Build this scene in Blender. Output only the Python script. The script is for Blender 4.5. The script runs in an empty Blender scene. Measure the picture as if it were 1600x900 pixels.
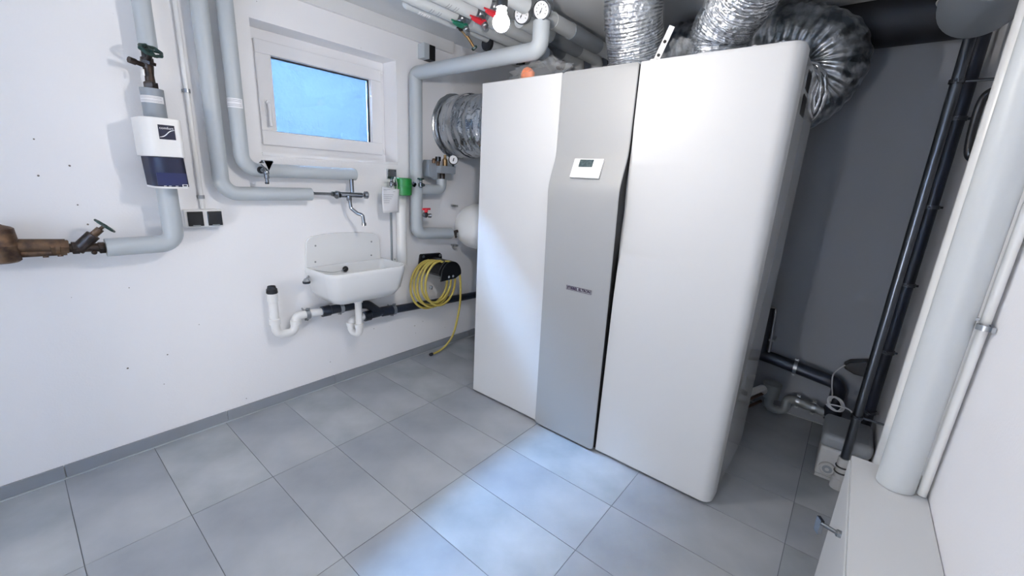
import bpy, bmesh, math, random
from mathutils import Vector, Matrix, noise
random.seed(7)
PI = math.pi
scn = bpy.context.scene
COL = scn.collection

# ------------------------------------------------------------ camera
cam_d = bpy.data.cameras.new('camera')
cam = bpy.data.objects.new('camera', cam_d)
COL.objects.link(cam)
_r = (0.6381645, -0.7681503, 0.0518766)
_d = (-0.1634348, -0.2010074, -0.9658598)
_f = (0.7523530, 0.6078990, -0.2538183)
cam.matrix_world = Matrix(((_r[0], -_d[0], -_f[0], -1.7235943),
                           (_r[1], -_d[1], -_f[1], -1.6701219),
                           (_r[2], -_d[2], -_f[2], 1.3222950),
                           (0, 0, 0, 1)))
cam_d.sensor_width = 36.0
cam_d.sensor_fit = 'HORIZONTAL'
cam_d.lens = 14.5315
cam_d.clip_start = 0.02
scn.camera = cam

# ------------------------------------------------------------ sky, daylight, exposure
W_ = bpy.data.worlds.new('sky')
scn.world = W_
W_.use_nodes = True
bg = W_.node_tree.nodes['Background']
bg.inputs['Color'].default_value = (0.36, 0.62, 1.0, 1)
bg.inputs['Strength'].default_value = 860.0
pl = bpy.data.lights.new('window_portal', 'AREA')
pl.shape = 'RECTANGLE'; pl.size = 0.66; pl.size_y = 0.5
pl.cycles.is_portal = True
plo = bpy.data.objects.new('window_portal', pl)
COL.objects.link(plo)
plo.location = (-0.44, 0.995, 1.69)
plo.rotation_euler = (PI/2, 0, PI)
scn.view_settings.view_transform = 'Standard'
scn.view_settings.look = 'None'
scn.view_settings.gamma = 1.0
scn.view_settings.use_curve_mapping = False
scn.view_settings.exposure = 0.0
BULB_L = 860.0
HALL_L = 295.0
JAMB = -.42
try:
    scn.cycles.max_bounces = 10
    scn.cycles.diffuse_bounces = 6
    scn.cycles.sample_clamp_indirect = 6.0
    scn.cycles.use_denoising = True
except Exception:
    pass

# ------------------------------------------------------------ materials
def lin(h):
    h = h.lstrip('#')
    o = []
    for i in (0, 2, 4):
        c = int(h[i:i+2], 16)/255
        o.append(c/12.92 if c <= 0.04045 else ((c+0.055)/1.055)**2.4)
    return (o[0], o[1], o[2], 1)

def mat(name, col, rough=0.5, metal=0.0, bump=None, var=None, coat=0.0, trans=0.0, alpha=1.0, emit=None, ior=None, aniso=None):
    m = bpy.data.materials.new(name)
    m.use_nodes = True
    nt = m.node_tree
    b = nt.nodes['Principled BSDF']
    b.inputs['Base Color'].default_value = lin(col)
    b.inputs['Roughness'].default_value = rough
    b.inputs['Metallic'].default_value = metal
    b.inputs['Coat Weight'].default_value = coat
    b.inputs['Transmission Weight'].default_value = trans
    b.inputs['Alpha'].default_value = alpha
    if ior: b.inputs['IOR'].default_value = ior
    if emit:
        b.inputs['Emission Color'].default_value = lin(emit[0])
        b.inputs['Emission Strength'].default_value = emit[1]
    tc = nt.nodes.new('ShaderNodeTexCoord')
    if var:       # (colour2, scale, detail, lo, hi)
        n = nt.nodes.new('ShaderNodeTexNoise')
        n.inputs['Scale'].default_value = var[1]
        n.inputs['Detail'].default_value = var[2]
        r = nt.nodes.new('ShaderNodeValToRGB')
        r.color_ramp.elements[0].position = var[3]; r.color_ramp.elements[0].color = lin(col)
        r.color_ramp.elements[1].position = var[4]; r.color_ramp.elements[1].color = lin(var[0])
        nt.links.new(tc.outputs['Object'], n.inputs['Vector'])
        nt.links.new(n.outputs['Fac'], r.inputs['Fac'])
        nt.links.new(r.outputs['Color'], b.inputs['Base Color'])
    if bump:      # (scale, strength, distance)
        n = nt.nodes.new('ShaderNodeTexNoise')
        n.inputs['Scale'].default_value = bump[0]
        n.inputs['Detail'].default_value = 4
        bp = nt.nodes.new('ShaderNodeBump')
        bp.inputs['Strength'].default_value = bump[1]
        bp.inputs['Distance'].default_value = bump[2]
        nt.links.new(tc.outputs['Object'], n.inputs['Vector'])
        nt.links.new(n.outputs['Fac'], bp.inputs['Height'])
        nt.links.new(bp.outputs['Normal'], b.inputs['Normal'])
    return m

def plaster(name, base, spot='#6f6a66'):
    """painted plaster with fine relief and a few small dark specks"""
    m = mat(name, base, 0.75, bump=(160, 0.25, 0.002))
    nt = m.node_tree; b = nt.nodes['Principled BSDF']
    tc = nt.nodes.new('ShaderNodeTexCoord')
    v = nt.nodes.new('ShaderNodeTexVoronoi'); v.inputs['Scale'].default_value = 15.0
    n = nt.nodes.new('ShaderNodeTexNoise'); n.inputs['Scale'].default_value = 1.1; n.inputs['Detail'].default_value = 1
    n2 = nt.nodes.new('ShaderNodeTexNoise'); n2.inputs['Scale'].default_value = 60
    mp = nt.nodes.new('ShaderNodeMath'); mp.operation = 'MULTIPLY_ADD'; mp.inputs[1].default_value = 0.06; 
    r = nt.nodes.new('ShaderNodeMath'); r.operation = 'LESS_THAN'
    th = nt.nodes.new('ShaderNodeMapRange'); th.inputs['From Min'].default_value = 0.45; th.inputs['From Max'].default_value = 0.7
    th.inputs['To Min'].default_value = 0.035; th.inputs['To Max'].default_value = 0.092
    mx = nt.nodes.new('ShaderNodeMix'); mx.data_type = 'RGBA'
    mx.inputs['A'].default_value = lin(base); mx.inputs['B'].default_value = lin(spot)
    L = nt.links
    for k in (v, n, n2): L.new(tc.outputs['Object'], k.inputs['Vector'])
    L.new(n2.outputs['Fac'], mp.inputs[0]); L.new(v.outputs['Distance'], mp.inputs[2])
    L.new(n.outputs['Fac'], th.inputs['Value'])
    L.new(mp.outputs[0], r.inputs[0]); L.new(th.outputs['Result'], r.inputs[1])
    L.new(r.outputs[0], mx.inputs['Factor']); L.new(mx.outputs['Result'], b.inputs['Base Color'])
    return m

def foil(name, col, rough, scale, strength, dist):
    m = mat(name, col, rough, 1.0, bump=(scale, strength, dist), var=('#c9cdd2', 14, 3, 0.4, 0.62))
    nt = m.node_tree; b = nt.nodes['Principled BSDF']
    tc = nt.nodes.new('ShaderNodeTexCoord')
    v = nt.nodes.new('ShaderNodeTexVoronoi'); v.inputs['Scale'].default_value = scale*0.7
    v.feature = 'F1'
    bp2 = nt.nodes.new('ShaderNodeBump'); bp2.inputs['Strength'].default_value = strength*0.8; bp2.inputs['Distance'].default_value = dist
    old = [l for l in nt.links if l.to_socket == b.inputs['Normal']][0].from_node
    nt.links.new(tc.outputs['Object'], v.inputs['Vector'])
    nt.links.new(v.outputs['Distance'], bp2.inputs['Height'])
    nt.links.new(bp2.outputs['Normal'], old.inputs['Normal'])
    return m

M = {}
M['wall'] = plaster('white_plaster', '#f3f4f7')
M['wallc'] = mat('white_plaster_plain', '#f0f1f5', 0.8, bump=(140, 0.25, 0.002))
M['wallb'] = mat('grey_plaster', '#989da6', 0.85, bump=(140, 0.3, 0.002))  # shade of the back wall put into its colour, against the hallway light
M['ceil'] = mat('ceiling_paint', '#dcdfe2', 0.9, bump=(60, 0.2, 0.002))
M['band'] = mat('ceiling_band_paint', '#e4e6e8', 0.8, bump=(60, 0.15, 0.002))
M['tile'] = mat('floor_tile', '#979da2', 0.34, bump=(90, 0.08, 0.001), var=('#b9bdc1', 3.0, 6, 0.36, 0.68))
M['tile2'] = mat('floor_tile_b', '#969ba2', 0.36, bump=(90, 0.08, 0.001), var=('#b2b6bb', 2.2, 6, 0.38, 0.66))
M['grout'] = mat('grout', '#74797e', 0.9, bump=(200, 0.3, 0.001))
M['skirt'] = mat('skirting_tile', '#85898f', 0.3, bump=(90, 0.06, 0.001), var=('#92969b', 4, 4, 0.3, 0.75))
M['joint'] = mat('skirting_joint', '#b5babf', 0.8)
M['white'] = mat('white_enamel', '#f0f1f2', 0.32)
M['whitecab'] = mat('white_sheet_metal', '#ced0d2', 0.5)
M['whitecab'].node_tree.nodes['Principled BSDF'].inputs['Specular IOR Level'].default_value = 0.3
M['sidecab'] = mat('white_glossy_side', '#d4d5d6', 0.12, coat=0.6)
M['pvcw'] = mat('white_plastic', '#eceded', 0.3)
M['window'] = mat('white_window_plastic', '#f0f1f4', 0.25)
M['silver'] = mat('silver_paint', '#a0a2a3', 0.48, 0.15, bump=(900, 0.04, 0.0004))
M['black'] = mat('black_plastic', '#101318', 0.4)
M['rubber'] = mat('black_rubber', '#15171c', 0.6)
M['blackpipe'] = mat('black_drain_plastic', '#1e2430', 0.35)
M['darkgap'] = mat('dark_gap', '#07080c', 0.6)
M['navy'] = mat('navy_plastic', '#080e2a', 0.6)
M['navy2'] = mat('navy_plastic_light', '#0e1b48', 0.45)
M['insul'] = mat('grey_pipe_insulation', '#b4bbc0', 0.42, bump=(25, 0.15, 0.004))
M['insull'] = mat('pale_pipe_insulation', '#c6cbce', 0.42, bump=(25, 0.12, 0.004))
M['insuld'] = mat('dark_grey_insulation', '#8d949b', 0.5, bump=(25, 0.15, 0.004))
M['chrome'] = mat('chrome', '#8f9399', 0.1, 1.0)
M['steel'] = mat('galvanised_steel', '#a9adb2', 0.38, 1.0, bump=(60, 0.1, 0.001))
M['dsteel'] = mat('dark_steel', '#5f646b', 0.3, 1.0, bump=(80, 0.15, 0.001))
M['brass'] = mat('aged_brass', '#6e5540', 0.45, 0.7, bump=(70, 0.3, 0.002), var=('#43332a', 30, 4, 0.4, 0.65))
M['brassn'] = mat('polished_brass', '#8f7350', 0.35, 0.85)
M['dbronze'] = mat('dark_bronze', '#3d3028', 0.45, 0.6, bump=(80, 0.3, 0.002), var=('#241d1a', 40, 4, 0.4, 0.6))
M['wheel'] = mat('dark_green_handle', '#16332e', 0.4)
M['green'] = mat('green_plastic', '#1f7a33', 0.35, bump=(40, 0.1, 0.002))
M['greenl'] = mat('green_lever', '#1b6b52', 0.4)
M['red'] = mat('red_lever', '#c8202c', 0.4)
M['foil'] = foil('crinkled_foil', '#e2e5e8', 0.24, 70, 0.8, 0.006)
M['foils'] = foil('smooth_foil', '#c4cad1', 0.14, 17, 0.55, 0.014)
M['foild'] = foil('insulated_duct_foil', '#6b747d', 0.3, 22, 0.7, 0.012)
M['tape'] = mat('aluminium_tape', '#dfe2e6', 0.15, 1.0, bump=(90, 0.5, 0.003))
M['sink'] = mat('sanitary_white', '#e6e8e9', 0.22, coat=0.2)
M['hose'] = mat('yellow_hose', '#bfab55', 0.4, bump=(60, 0.1, 0.001))
M['paper'] = mat('paper', '#e9eaee', 0.8)
M['print'] = mat('print_grey', '#8b8e96', 0.8)
M['orange'] = mat('orange_foam', '#ee8a5c', 0.8, bump=(90, 0.4, 0.003))
M['lcd'] = mat('grey_lcd', '#4c5a5c', 0.15, var=('#38464a', 90, 2, 0.4, 0.6))
M['dial'] = mat('white_dial', '#eceef2', 0.35)
M['purple'] = mat('purple_print', '#2a1636', 0.6)
M['copper'] = mat('copper', '#80655a', 0.3, 0.9)
M['pump'] = mat('grey_pump_plastic', '#c0c1c2', 0.5)
M['pumpl'] = mat('grey_pump_lid', '#8f949a', 0.5)
M['cable'] = mat('grey_cable', '#c2c4c8', 0.5)
M['greyabs'] = mat('grey_duct_plastic', '#7c8288', 0.5, bump=(30, 0.15, 0.004))
M['greypvc'] = mat('grey_drain_plastic', '#8c9296', 0.4)
M['bulbglass'] = mat('lit_bulb_glass', '#ffffff', 0.4, emit=('#fff7f0', BULB_L))
M['hallglass'] = mat('lit_lamp_globe', '#ffffff', 0.4, emit=('#fff6ea', HALL_L))
M['facade'] = mat('facade_render', '#3c3f42', 0.9, bump=(30, 0.3, 0.01))  # for the added house front that cuts skylight
M['gravel'] = mat('pale_gravel', '#e2e3e4', 0.9, bump=(60, 0.6, 0.01))  # pale so the added ground throws skylight upward
M['render'] = mat('outside_dark_render', '#292b2c', 0.9, bump=(30, 0.3, 0.01))
M['render'].node_tree.nodes['Principled BSDF'].inputs['Specular IOR Level'].default_value = 0.0

# clear plastic bag
m = bpy.data.materials.new('clear_bag'); m.use_nodes = True; nt = m.node_tree
nt.nodes.clear()
o_ = nt.nodes.new('ShaderNodeOutputMaterial'); mx = nt.nodes.new('ShaderNodeMixShader')
tr = nt.nodes.new('ShaderNodeBsdfTransparent'); gl = nt.nodes.new('ShaderNodeBsdfPrincipled')
gl.inputs['Base Color'].default_value = (0.6, 0.63, 0.66, 1); gl.inputs['Roughness'].default_value = 0.12
mx.inputs[0].default_value = 0.15
nt.links.new(tr.outputs[0], mx.inputs[1]); nt.links.new(gl.outputs[0], mx.inputs[2]); nt.links.new(mx.outputs[0], o_.inputs['Surface'])
M['bag'] = m
# window pane: thin glass with a film of moisture and dirt specks
m = bpy.data.materials.new('misted_glass'); m.use_nodes = True; nt = m.node_tree
nt.nodes.clear()
o_ = nt.nodes.new('ShaderNodeOutputMaterial')
tr = nt.nodes.new('ShaderNodeBsdfTransparent'); tr.inputs[0].default_value = (0.82, 0.86, 0.9, 1)
gs = nt.nodes.new('ShaderNodeBsdfGlossy'); gs.inputs['Roughness'].default_value = 0.05
tl = nt.nodes.new('ShaderNodeBsdfTranslucent'); tl.inputs[0].default_value = (0.03, 0.035, 0.04, 1)
tc = nt.nodes.new('ShaderNodeTexCoord')
n1 = nt.nodes.new('ShaderNodeTexNoise'); n1.inputs['Scale'].default_value = 34; n1.inputs['Detail'].default_value = 8; n1.inputs['Roughness'].default_value = 0.65
rp = nt.nodes.new('ShaderNodeValToRGB'); rp.color_ramp.elements[0].position = 0.58; rp.color_ramp.elements[1].position = 0.8
rp.color_ramp.elements[0].color = (0.06, 0.06, 0.06, 1); rp.color_ramp.elements[1].color = (0.75, 0.75, 0.75, 1)
fr = nt.nodes.new('ShaderNodeFresnel'); fr.inputs[0].default_value = 1.3
m1 = nt.nodes.new('ShaderNodeMixShader'); m2 = nt.nodes.new('ShaderNodeMixShader')
L = nt.links
L.new(tc.outputs['Object'], n1.inputs['Vector']); L.new(n1.outputs['Fac'], rp.inputs['Fac'])
L.new(rp.outputs['Color'], m1.inputs[0]); L.new(tr.outputs[0], m1.inputs[1]); L.new(tl.outputs[0], m1.inputs[2])
L.new(fr.outputs[0], m2.inputs[0]); L.new(m1.outputs[0], m2.inputs[1]); L.new(gs.outputs[0], m2.inputs[2])
L.new(m2.outputs[0], o_.inputs['Surface'])
M['glass'] = m

# ------------------------------------------------------------ object helpers
WL = {}      # world location of every object made here
def thing(name, label, cat, loc=(0, 0, 0), group=None):
    o = bpy.data.objects.new(name, None)
    o.empty_display_size = 0.05
    COL.objects.link(o)
    o.location = loc
    WL[o.name] = Vector(loc)
    o['label'] = label; o['category'] = cat
    if group: o['group'] = group
    return o

def tag(o, label, cat, group=None):
    o['label'] = label; o['category'] = cat
    if group: o['group'] = group
    return o

def arb(d):
    d = d.normalized()
    a = Vector((0, 0, 1)) if abs(d.z) < 0.9 else Vector((1, 0, 0))
    u = d.cross(a).normalized()
    return u, d.cross(u).normalized()

def fillet(pts, r, n=8):
    P = [Vector(p) for p in pts]
    if isinstance(r, (int, float)): r = [r]*len(P)
    out = [P[0]]
    for i in range(1, len(P)-1):
        a = (P[i-1]-P[i]); b = (P[i+1]-P[i])
        ang = a.angle(b)
        if ang > PI-0.02:
            out.append(P[i]); continue
        t = min(r[i]/math.tan(ang/2), a.length*0.49, b.length*0.49)
        rr = t*math.tan(ang/2)
        s = P[i]+a.normalized()*t; e = P[i]+b.normalized()*t
        c = P[i]+(a.normalized()+b.normalized()).normalized()*(rr/math.sin(ang/2))
        v0 = s-c; v1 = e-c
        tot = v0.angle(v1); ax = v0.cross(v1).normalized()
        for k in range(n+1):
            out.append(c+Matrix.Rotation(tot*k/n, 3, ax) @ v0)
    out.append(P[-1])
    return out

def spline(pts, n=8):
    P = [Vector(p) for p in pts]
    P = [P[0]*2-P[1]]+P+[P[-1]*2-P[-2]]
    out = []
    for i in range(1, len(P)-2):
        for k in range(n):
            t = k/n
            out.append(0.5*((2*P[i])+(P[i+1]-P[i-1])*t+(2*P[i-1]-5*P[i]+4*P[i+1]-P[i+2])*t*t+(3*P[i]-P[i-1]-3*P[i+1]+P[i+2])*t**3))
    out.append(P[-2])
    return out

class MB:
    def __init__(s): s.v = []; s.f = []
    def add(s, vs, fs):
        b = len(s.v)
        s.v += [Vector(v) for v in vs]
        s.f += [tuple(b+i for i in f) for f in fs]
        return s
    def box(s, x0, x1, y0, y1, z0, z1):
        x0, x1 = sorted((x0, x1)); y0, y1 = sorted((y0, y1)); z0, z1 = sorted((z0, z1))
        return s.add([(x0,y0,z0),(x1,y0,z0),(x1,y1,z0),(x0,y1,z0),(x0,y0,z1),(x1,y0,z1),(x1,y1,z1),(x0,y1,z1)],
                     [(0,3,2,1),(4,5,6,7),(0,1,5,4),(1,2,6,5),(2,3,7,6),(3,0,4,7)])
    def obox(s, c, u, v, w, a, b, d):      # oriented box: centre, axes, half sizes
        c = Vector(c); u = Vector(u).normalized()*a; v = Vector(v).normalized()*b; w = Vector(w).normalized()*d
        vs = [c+u*i+v*j+w*k for k in (-1,1) for (i,j) in ((-1,-1),(1,-1),(1,1),(-1,1))]
        fs = [(0,3,2,1),(4,5,6,7),(0,1,5,4),(1,2,6,5),(2,3,7,6),(3,0,4,7)]
        if u.cross(v).dot(w) < 0: fs = [f[::-1] for f in fs]
        return s.add(vs, fs)
    def tube(s, path, r, n=20, caps=True, jit=0.0):
        P = [Vector(p) for p in path]
        vs = []; fs = []
        u = None
        ln = 0
        for i, p in enumerate(P):
            t = (P[min(i+1, len(P)-1)]-P[max(i-1, 0)]).normalized()
            if u is None: u, _ = arb(t)
            u = (u-t*u.dot(t)).normalized(); w = t.cross(u)
            if i: ln += (P[i]-P[i-1]).length
            rr = r(ln, i) if callable(r) else r
            for k in range(n):
                a = 2*PI*k/n
                q = rr*(1+(random.uniform(-jit, jit) if jit else 0))
                vs.append(p+(u*math.cos(a)+w*math.sin(a))*q)
        for i in range(len(P)-1):
            for k in range(n):
                a = i*n+k; b = i*n+(k+1) % n
                fs.append((a, b, b+n, a+n))
        if caps:
            fs.append(tuple(range(n))[::-1]); fs.append(tuple((len(P)-1)*n+k for k in range(n)))
        return s.add(vs, fs)
    def cyl(s, a, b, r, r2=None, n=24):
        a = Vector(a); b = Vector(b); r2 = r if r2 is None else r2
        return s.lathe(a, b-a, [(0, r), ((b-a).length, r2)], n)
    def lathe(s, o, axis, prof, n=28, caps=True):   # prof: (distance along the axis, radius)
        o = Vector(o); d = Vector(axis).normalized(); u, w = arb(d)
        vs = []; fs = []
        for h, r in prof:
            for k in range(n):
                a = 2*PI*k/n
                vs.append(o+d*h+(u*math.cos(a)+w*math.sin(a))*max(r, 1e-5))
        for i in range(len(prof)-1):
            for k in range(n):
                a = i*n+k; b = i*n+(k+1) % n
                fs.append((a, b, b+n, a+n))
        if caps:
            fs.append(tuple(range(n))[::-1]); fs.append(tuple((len(prof)-1)*n+k for k in range(n)))
        return s.add(vs, fs)
    def sphere(s, c, r, n=20, sz=1.0):
        pr = [(-r*sz*math.cos(PI*i/(n//2)), r*math.sin(PI*i/(n//2))) for i in range(n//2+1)]
        return s.lathe(c, (0,0,1), pr, n, False)
    def torus(s, c, axis, R, r, n=28, m=10, wob=0, lobes=0):
        c = Vector(c); d = Vector(axis).normalized(); u, w = arb(d)
        vs = []; fs = []
        for i in range(n):
            a = 2*PI*i/n; e = u*math.cos(a)+w*math.sin(a)
            RR = R*(1+wob*math.cos(lobes*a))
            for k in range(m):
                b = 2*PI*k/m
                vs.append(c+e*(RR+r*math.cos(b))+d*r*math.sin(b))
        for i in range(n):
            for k in range(m):
                fs.append((i*m+k, ((i+1) % n)*m+k, ((i+1) % n)*m+(k+1) % m, i*m+(k+1) % m))
        return s.add(vs, fs)
    def prism(s, poly, o, u, v, w, h):   # 2-D polygon on axes u, v at o, extruded h along w
        o = Vector(o); u = Vector(u); v = Vector(v); w = Vector(w).normalized()*h
        n = len(poly)
        vs = [o+u*a+v*b for a, b in poly]+[o+u*a+v*b+w for a, b in poly]
        fs = [tuple(range(n)), tuple(range(2*n-1, n-1, -1))]+[(i, n+i, n+(i+1) % n, (i+1) % n) for i in range(n)]
        return s.add(vs, fs)
    def part(s, name, m, parent=None, label=None, loc=None, bevel=0, seg=2, smooth=35, stuff=False, solid=0, fixn=True):
        me = bpy.data.meshes.new(name)
        off = WL[parent.name] if parent is not None else Vector(loc or (0, 0, 0))
        me.from_pydata([tuple(v-off) for v in s.v], [], s.f)
        me.validate()
        if fixn:
            b = bmesh.new(); b.from_mesh(me)
            bmesh.ops.recalc_face_normals(b, faces=b.faces)
            b.to_mesh(me); b.free()
        me.update()
        if smooth:
            for p in me.polygons: p.use_smooth = True
            me.set_sharp_from_angle(angle=math.radians(smooth))
        me.materials.append(M[m] if isinstance(m, str) else m)
        o = bpy.data.objects.new(name, me)
        COL.objects.link(o)
        if parent is not None:
            o.parent = parent; WL[o.name] = off
        else:
            o.location = off; WL[o.name] = off
        if label: o['label'] = label
        if stuff: o['kind'] = 'stuff'
        if solid:
            md = o.modifiers.new('solid', 'SOLIDIFY'); md.thickness = solid
        if bevel:
            md = o.modifiers.new('bevel', 'BEVEL'); md.width = bevel; md.segments = seg
            md.limit_method = 'ANGLE'; md.angle_limit = math.radians(40)
        return o
    def struct(s, name, m, **k):
        o = s.part(name, m, **k); o['kind'] = 'structure'; return o

def text(name, body, m, parent, o, u, v, size, ext=0.0006, bold=0.0, align='CENTER'):
    cu = bpy.data.curves.new(name, 'FONT')
    cu.body = body; cu.size = size; cu.extrude = ext; cu.offset = bold; cu.align_x = align; cu.align_y = 'CENTER'
    cu.resolution_u = 3
    tmp = bpy.data.objects.new('tmp_text', cu)
    COL.objects.link(tmp)
    bpy.context.view_layer.update()
    me = bpy.data.meshes.new_from_object(tmp.evaluated_get(bpy.context.evaluated_depsgraph_get()))
    bpy.data.objects.remove(tmp)
    u = Vector(u).normalized(); v = Vector(v).normalized(); w = u.cross(v)
    off = WL[parent.name]
    T = Matrix((( u.x, v.x, w.x), (u.y, v.y, w.y), (u.z, v.z, w.z)))
    o = Vector(o)
    for vt in me.vertices: vt.co = T @ vt.co + o - off
    me.materials.clear(); me.materials.append(M[m])
    ob = bpy.data.objects.new(name, me); COL.objects.link(ob); ob.parent = parent; WL[ob.name] = off
    return ob

X, Y, Z = Vector((1,0,0)), Vector((0,1,0)), Vector((0,0,1))
WA, WB, WC, WD, H = 0.69, 1.20, -1.95, -3.0, 2.20

# ------------------------------------------------------------ room shell
wx0, wx1, wz0, wz1 = -0.853, -0.048, 1.385, 1.987     # window opening
b = MB()
b.box(WD-.2, wx0, WA, WA+.31, -.05, H+.1); b.box(wx1, WB+.2, WA, WA+.31, -.05, H+.1)
b.box(wx0, wx1, WA, WA+.31, -.05, wz0); b.box(wx0, wx1, WA, WA+.31, wz1, H+.1)
b.struct('wall_window_side', 'wall', smooth=0)
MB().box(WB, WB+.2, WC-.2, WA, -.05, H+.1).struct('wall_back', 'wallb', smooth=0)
MB().box(WD-.2, WB, WC-.2, WC, -.05, H+.1).struct('wall_right', 'wallc', smooth=0)
DY0, DY1, DZ = -1.60, JAMB, 2.02          # open doorway behind the camera
b = MB(); b.box(WD-.14, WD, WC, DY0, -.05, H+.1); b.box(WD-.14, WD, DY1, WA, -.05, H+.1); b.box(WD-.14, WD, DY0, DY1, DZ, H+.1)
b.struct('wall_behind_camera', 'wallc', smooth=0)
# the hallway behind it, lit by its own lamp
HX = WD-1.5
MB().box(HX, WD-.14, -2.6, .6, -.05, 0).struct('floor_hallway', 'tile', smooth=0)
MB().box(HX, WD-.14, -2.6, .6, 2.3, 2.4).struct('ceiling_hallway', 'ceil', smooth=0)
MB().box(HX-.1, HX, -2.7, .7, -.05, 2.4).struct('wall_hallway_back', 'wallc', smooth=0)
MB().box(HX, WD-.14, -2.7, -2.6, -.05, 2.4).struct('wall_hallway_right', 'wallc', smooth=0)
MB().box(HX, WD-.14, .6, .7, -.05, 2.4).struct('wall_hallway_left', 'wallc', smooth=0)
MB().box(WD, WD-.14, DY0, DY1, -.05, -.0005).struct('trim_2', 'tile', smooth=0)
MB().box(WD, WB, WC, WA, H, H+.1).struct('ceiling', 'ceil', smooth=0)
# long flat band running under the ceiling along the window wall
MB().box(WD+.001, .405, WA-.022, WA, 2.128, H-.001).struct('trim_1', 'band', smooth=0)

# floor: screed bed and 30 x 60 cm tiles, each its own piece
floor = MB().box(WD, WB, WC, WA, -.05, -.0022).struct('floor', 'grout', smooth=0, loc=(0,0,0))
gx, gy, gap = .2935, .5965, .0026
tm = MB().box(-gx/2+gap/2, gx/2-gap/2, -gy/2+gap/2, gy/2-gap/2, -.012, 0).part('tile', 'tile', floor, bevel=.0008, seg=1, smooth=0)
tme = [tm.data, tm.data.copy()]
tme[1].materials.clear(); tme[1].materials.append(M['tile2'])
seam_x = [-.28+gx*k for k in range(-10, 7)]
seam_y = [.0815+gy*k for k in range(-4, 3)]
def tile_mesh(w, d, k):
    key = (round(w, 4), round(d, 4), k)
    if key in _tc: return _tc[key]
    t = MB().box(-w/2+gap/2, w/2-gap/2, -d/2+gap/2, d/2-gap/2, -.012, 0)
    me = bpy.data.meshes.new('tile'); me.from_pydata([tuple(v) for v in t.v], [], t.f); me.materials.append(M['tile' if k == 0 else 'tile2'])
    _tc[key] = me
    return me
_tc = {}
bpy.data.objects.remove(tm)
xs = sorted(set([WD]+[x for x in seam_x if WD < x < WB]+[WB])); ys = sorted(set([WC]+[y for y in seam_y if WC < y < WA]+[WA]))
first = True
for i in range(len(xs)-1):
    for j in range(len(ys)-1):
        w = xs[i+1]-xs[i]; d = ys[j+1]-ys[j]
        if w < .02 or d < .02: continue
        t = bpy.data.objects.new('tile', tile_mesh(w, d, (i*3+j*5+i*j) % 2))
        COL.objects.link(t); t.parent = floor
        t.location = ((xs[i]+xs[i+1])/2, (ys[j]+ys[j+1])/2, 0 if (i+j) % 3 else -.0003)
# skirting tiles
def skirting(name, a, b_, inward, start, step=.5935):
    a = Vector(a); b_ = Vector(b_); d = (b_-a).normalized(); Lh = (b_-a).length; n = Vector(inward)
    base = MB().obox((a+b_)/2+n*.0068+Z*.002, d, n, Z, Lh/2, .0062, .0022)
    root = base.struct(name, 'joint', smooth=0)
    t = start
    cuts = [0.0]
    while t < Lh: 
        if t > 0.02: cuts.append(t)
        t += step
    cuts.append(Lh)
    for i in range(len(cuts)-1):
        c = a+d*((cuts[i]+cuts[i+1])/2)+n*.0045+Z*.0325
        MB().obox(c, d, n, Z, (cuts[i+1]-cuts[i])/2-.0014, .0042, .0285).part('tile', 'skirt', root, bevel=.001, seg=1, smooth=0)
    return root
skirting('baseboard_window_side', (WD+.01, WA, 0), (WB-.01, WA, 0), (0,-1,0), (-1.741-(WD+.01)) % .5935)
skirting('baseboard_back', (WB, WA-.01, 0), (WB, WC+.01, 0), (-1,0,0), .3)
skirting('baseboard_right', (WD+.01, WC, 0), (WB-.01, WC, 0), (0,1,0), .2)

# window: fixed frame, tilting sash, pane, handle
win = MB()
win.box(wx0, wx1, .825, .895, wz0, 1.440); win.box(wx0, wx1, .825, .895, 1.930, wz1)
win.box(wx0, -.792, .825, .895, 1.440, 1.930); win.box(-.086, wx1, .825, .895, 1.440, 1.930)
win = win.struct('window_1', 'window', smooth=0, bevel=.003)
s = MB()
s.box(-.798, -.078, .806, .8245, 1.432, 1.504); s.box(-.798, -.078, .806, .8245, 1.872, 1.936)
s.box(-.798, -.724, .806, .8245, 1.504, 1.872); s.box(-.150, -.078, .806, .8245, 1.504, 1.872)
s.box(-.790, -.088, .8245, .870, 1.442, 1.504); s.box(-.790, -.088, .8245, .870, 1.872, 1.928)
s.box(-.790, -.724, .8245, .870, 1.504, 1.872); s.box(-.150, -.088, .8245, .870, 1.504, 1.872)
sash = s.part('window_sash', 'window', win, bevel=.004, smooth=0)
g = MB()
g.box(-.724, -.150, .846, .850, 1.504, 1.508); g.box(-.724, -.150, .836, .850, 1.866, 1.872)
g.box(-.724, -.719, .836, .850, 1.508, 1.866); g.box(-.156, -.150, .836, .850, 1.508, 1.866)
g.part('glazing_gasket', 'rubber', sash, label='black rubber gasket around the pane', smooth=0)
MB().box(-.726, -.148, .850, .856, 1.502, 1.874).part('window_pane', 'glass', sash, smooth=0)
hd = MB().box(-.776, -.750, .800, .809, 1.575, 1.655)
hd.lathe((-.763, .800, 1.640), (0,-1,0), [(0, .012), (.014, .012), (.016, .010)], 16)
hd.tube(fillet([(-.763, .790, 1.640), (-.763, .780, 1.632), (-.763, .778, 1.525)], .01, 4), .0085, 12)
hd.part('window_handle', 'window', sash, bevel=.002)
hg = MB().cyl((-.074, .806, 1.915), (-.074, .806, 1.935), .006, n=10)
hg.part('hinge', 'window', win)
MB().cyl((-.074, .806, 1.44), (-.074, .806, 1.47), .006, n=10).part('hinge', 'window', win)
MB().box(wx0+.001, wx1-.001, WA-.004, .826, wz0-.012, wz0+.004).part('window_sill', 'window', win, smooth=0)
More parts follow.
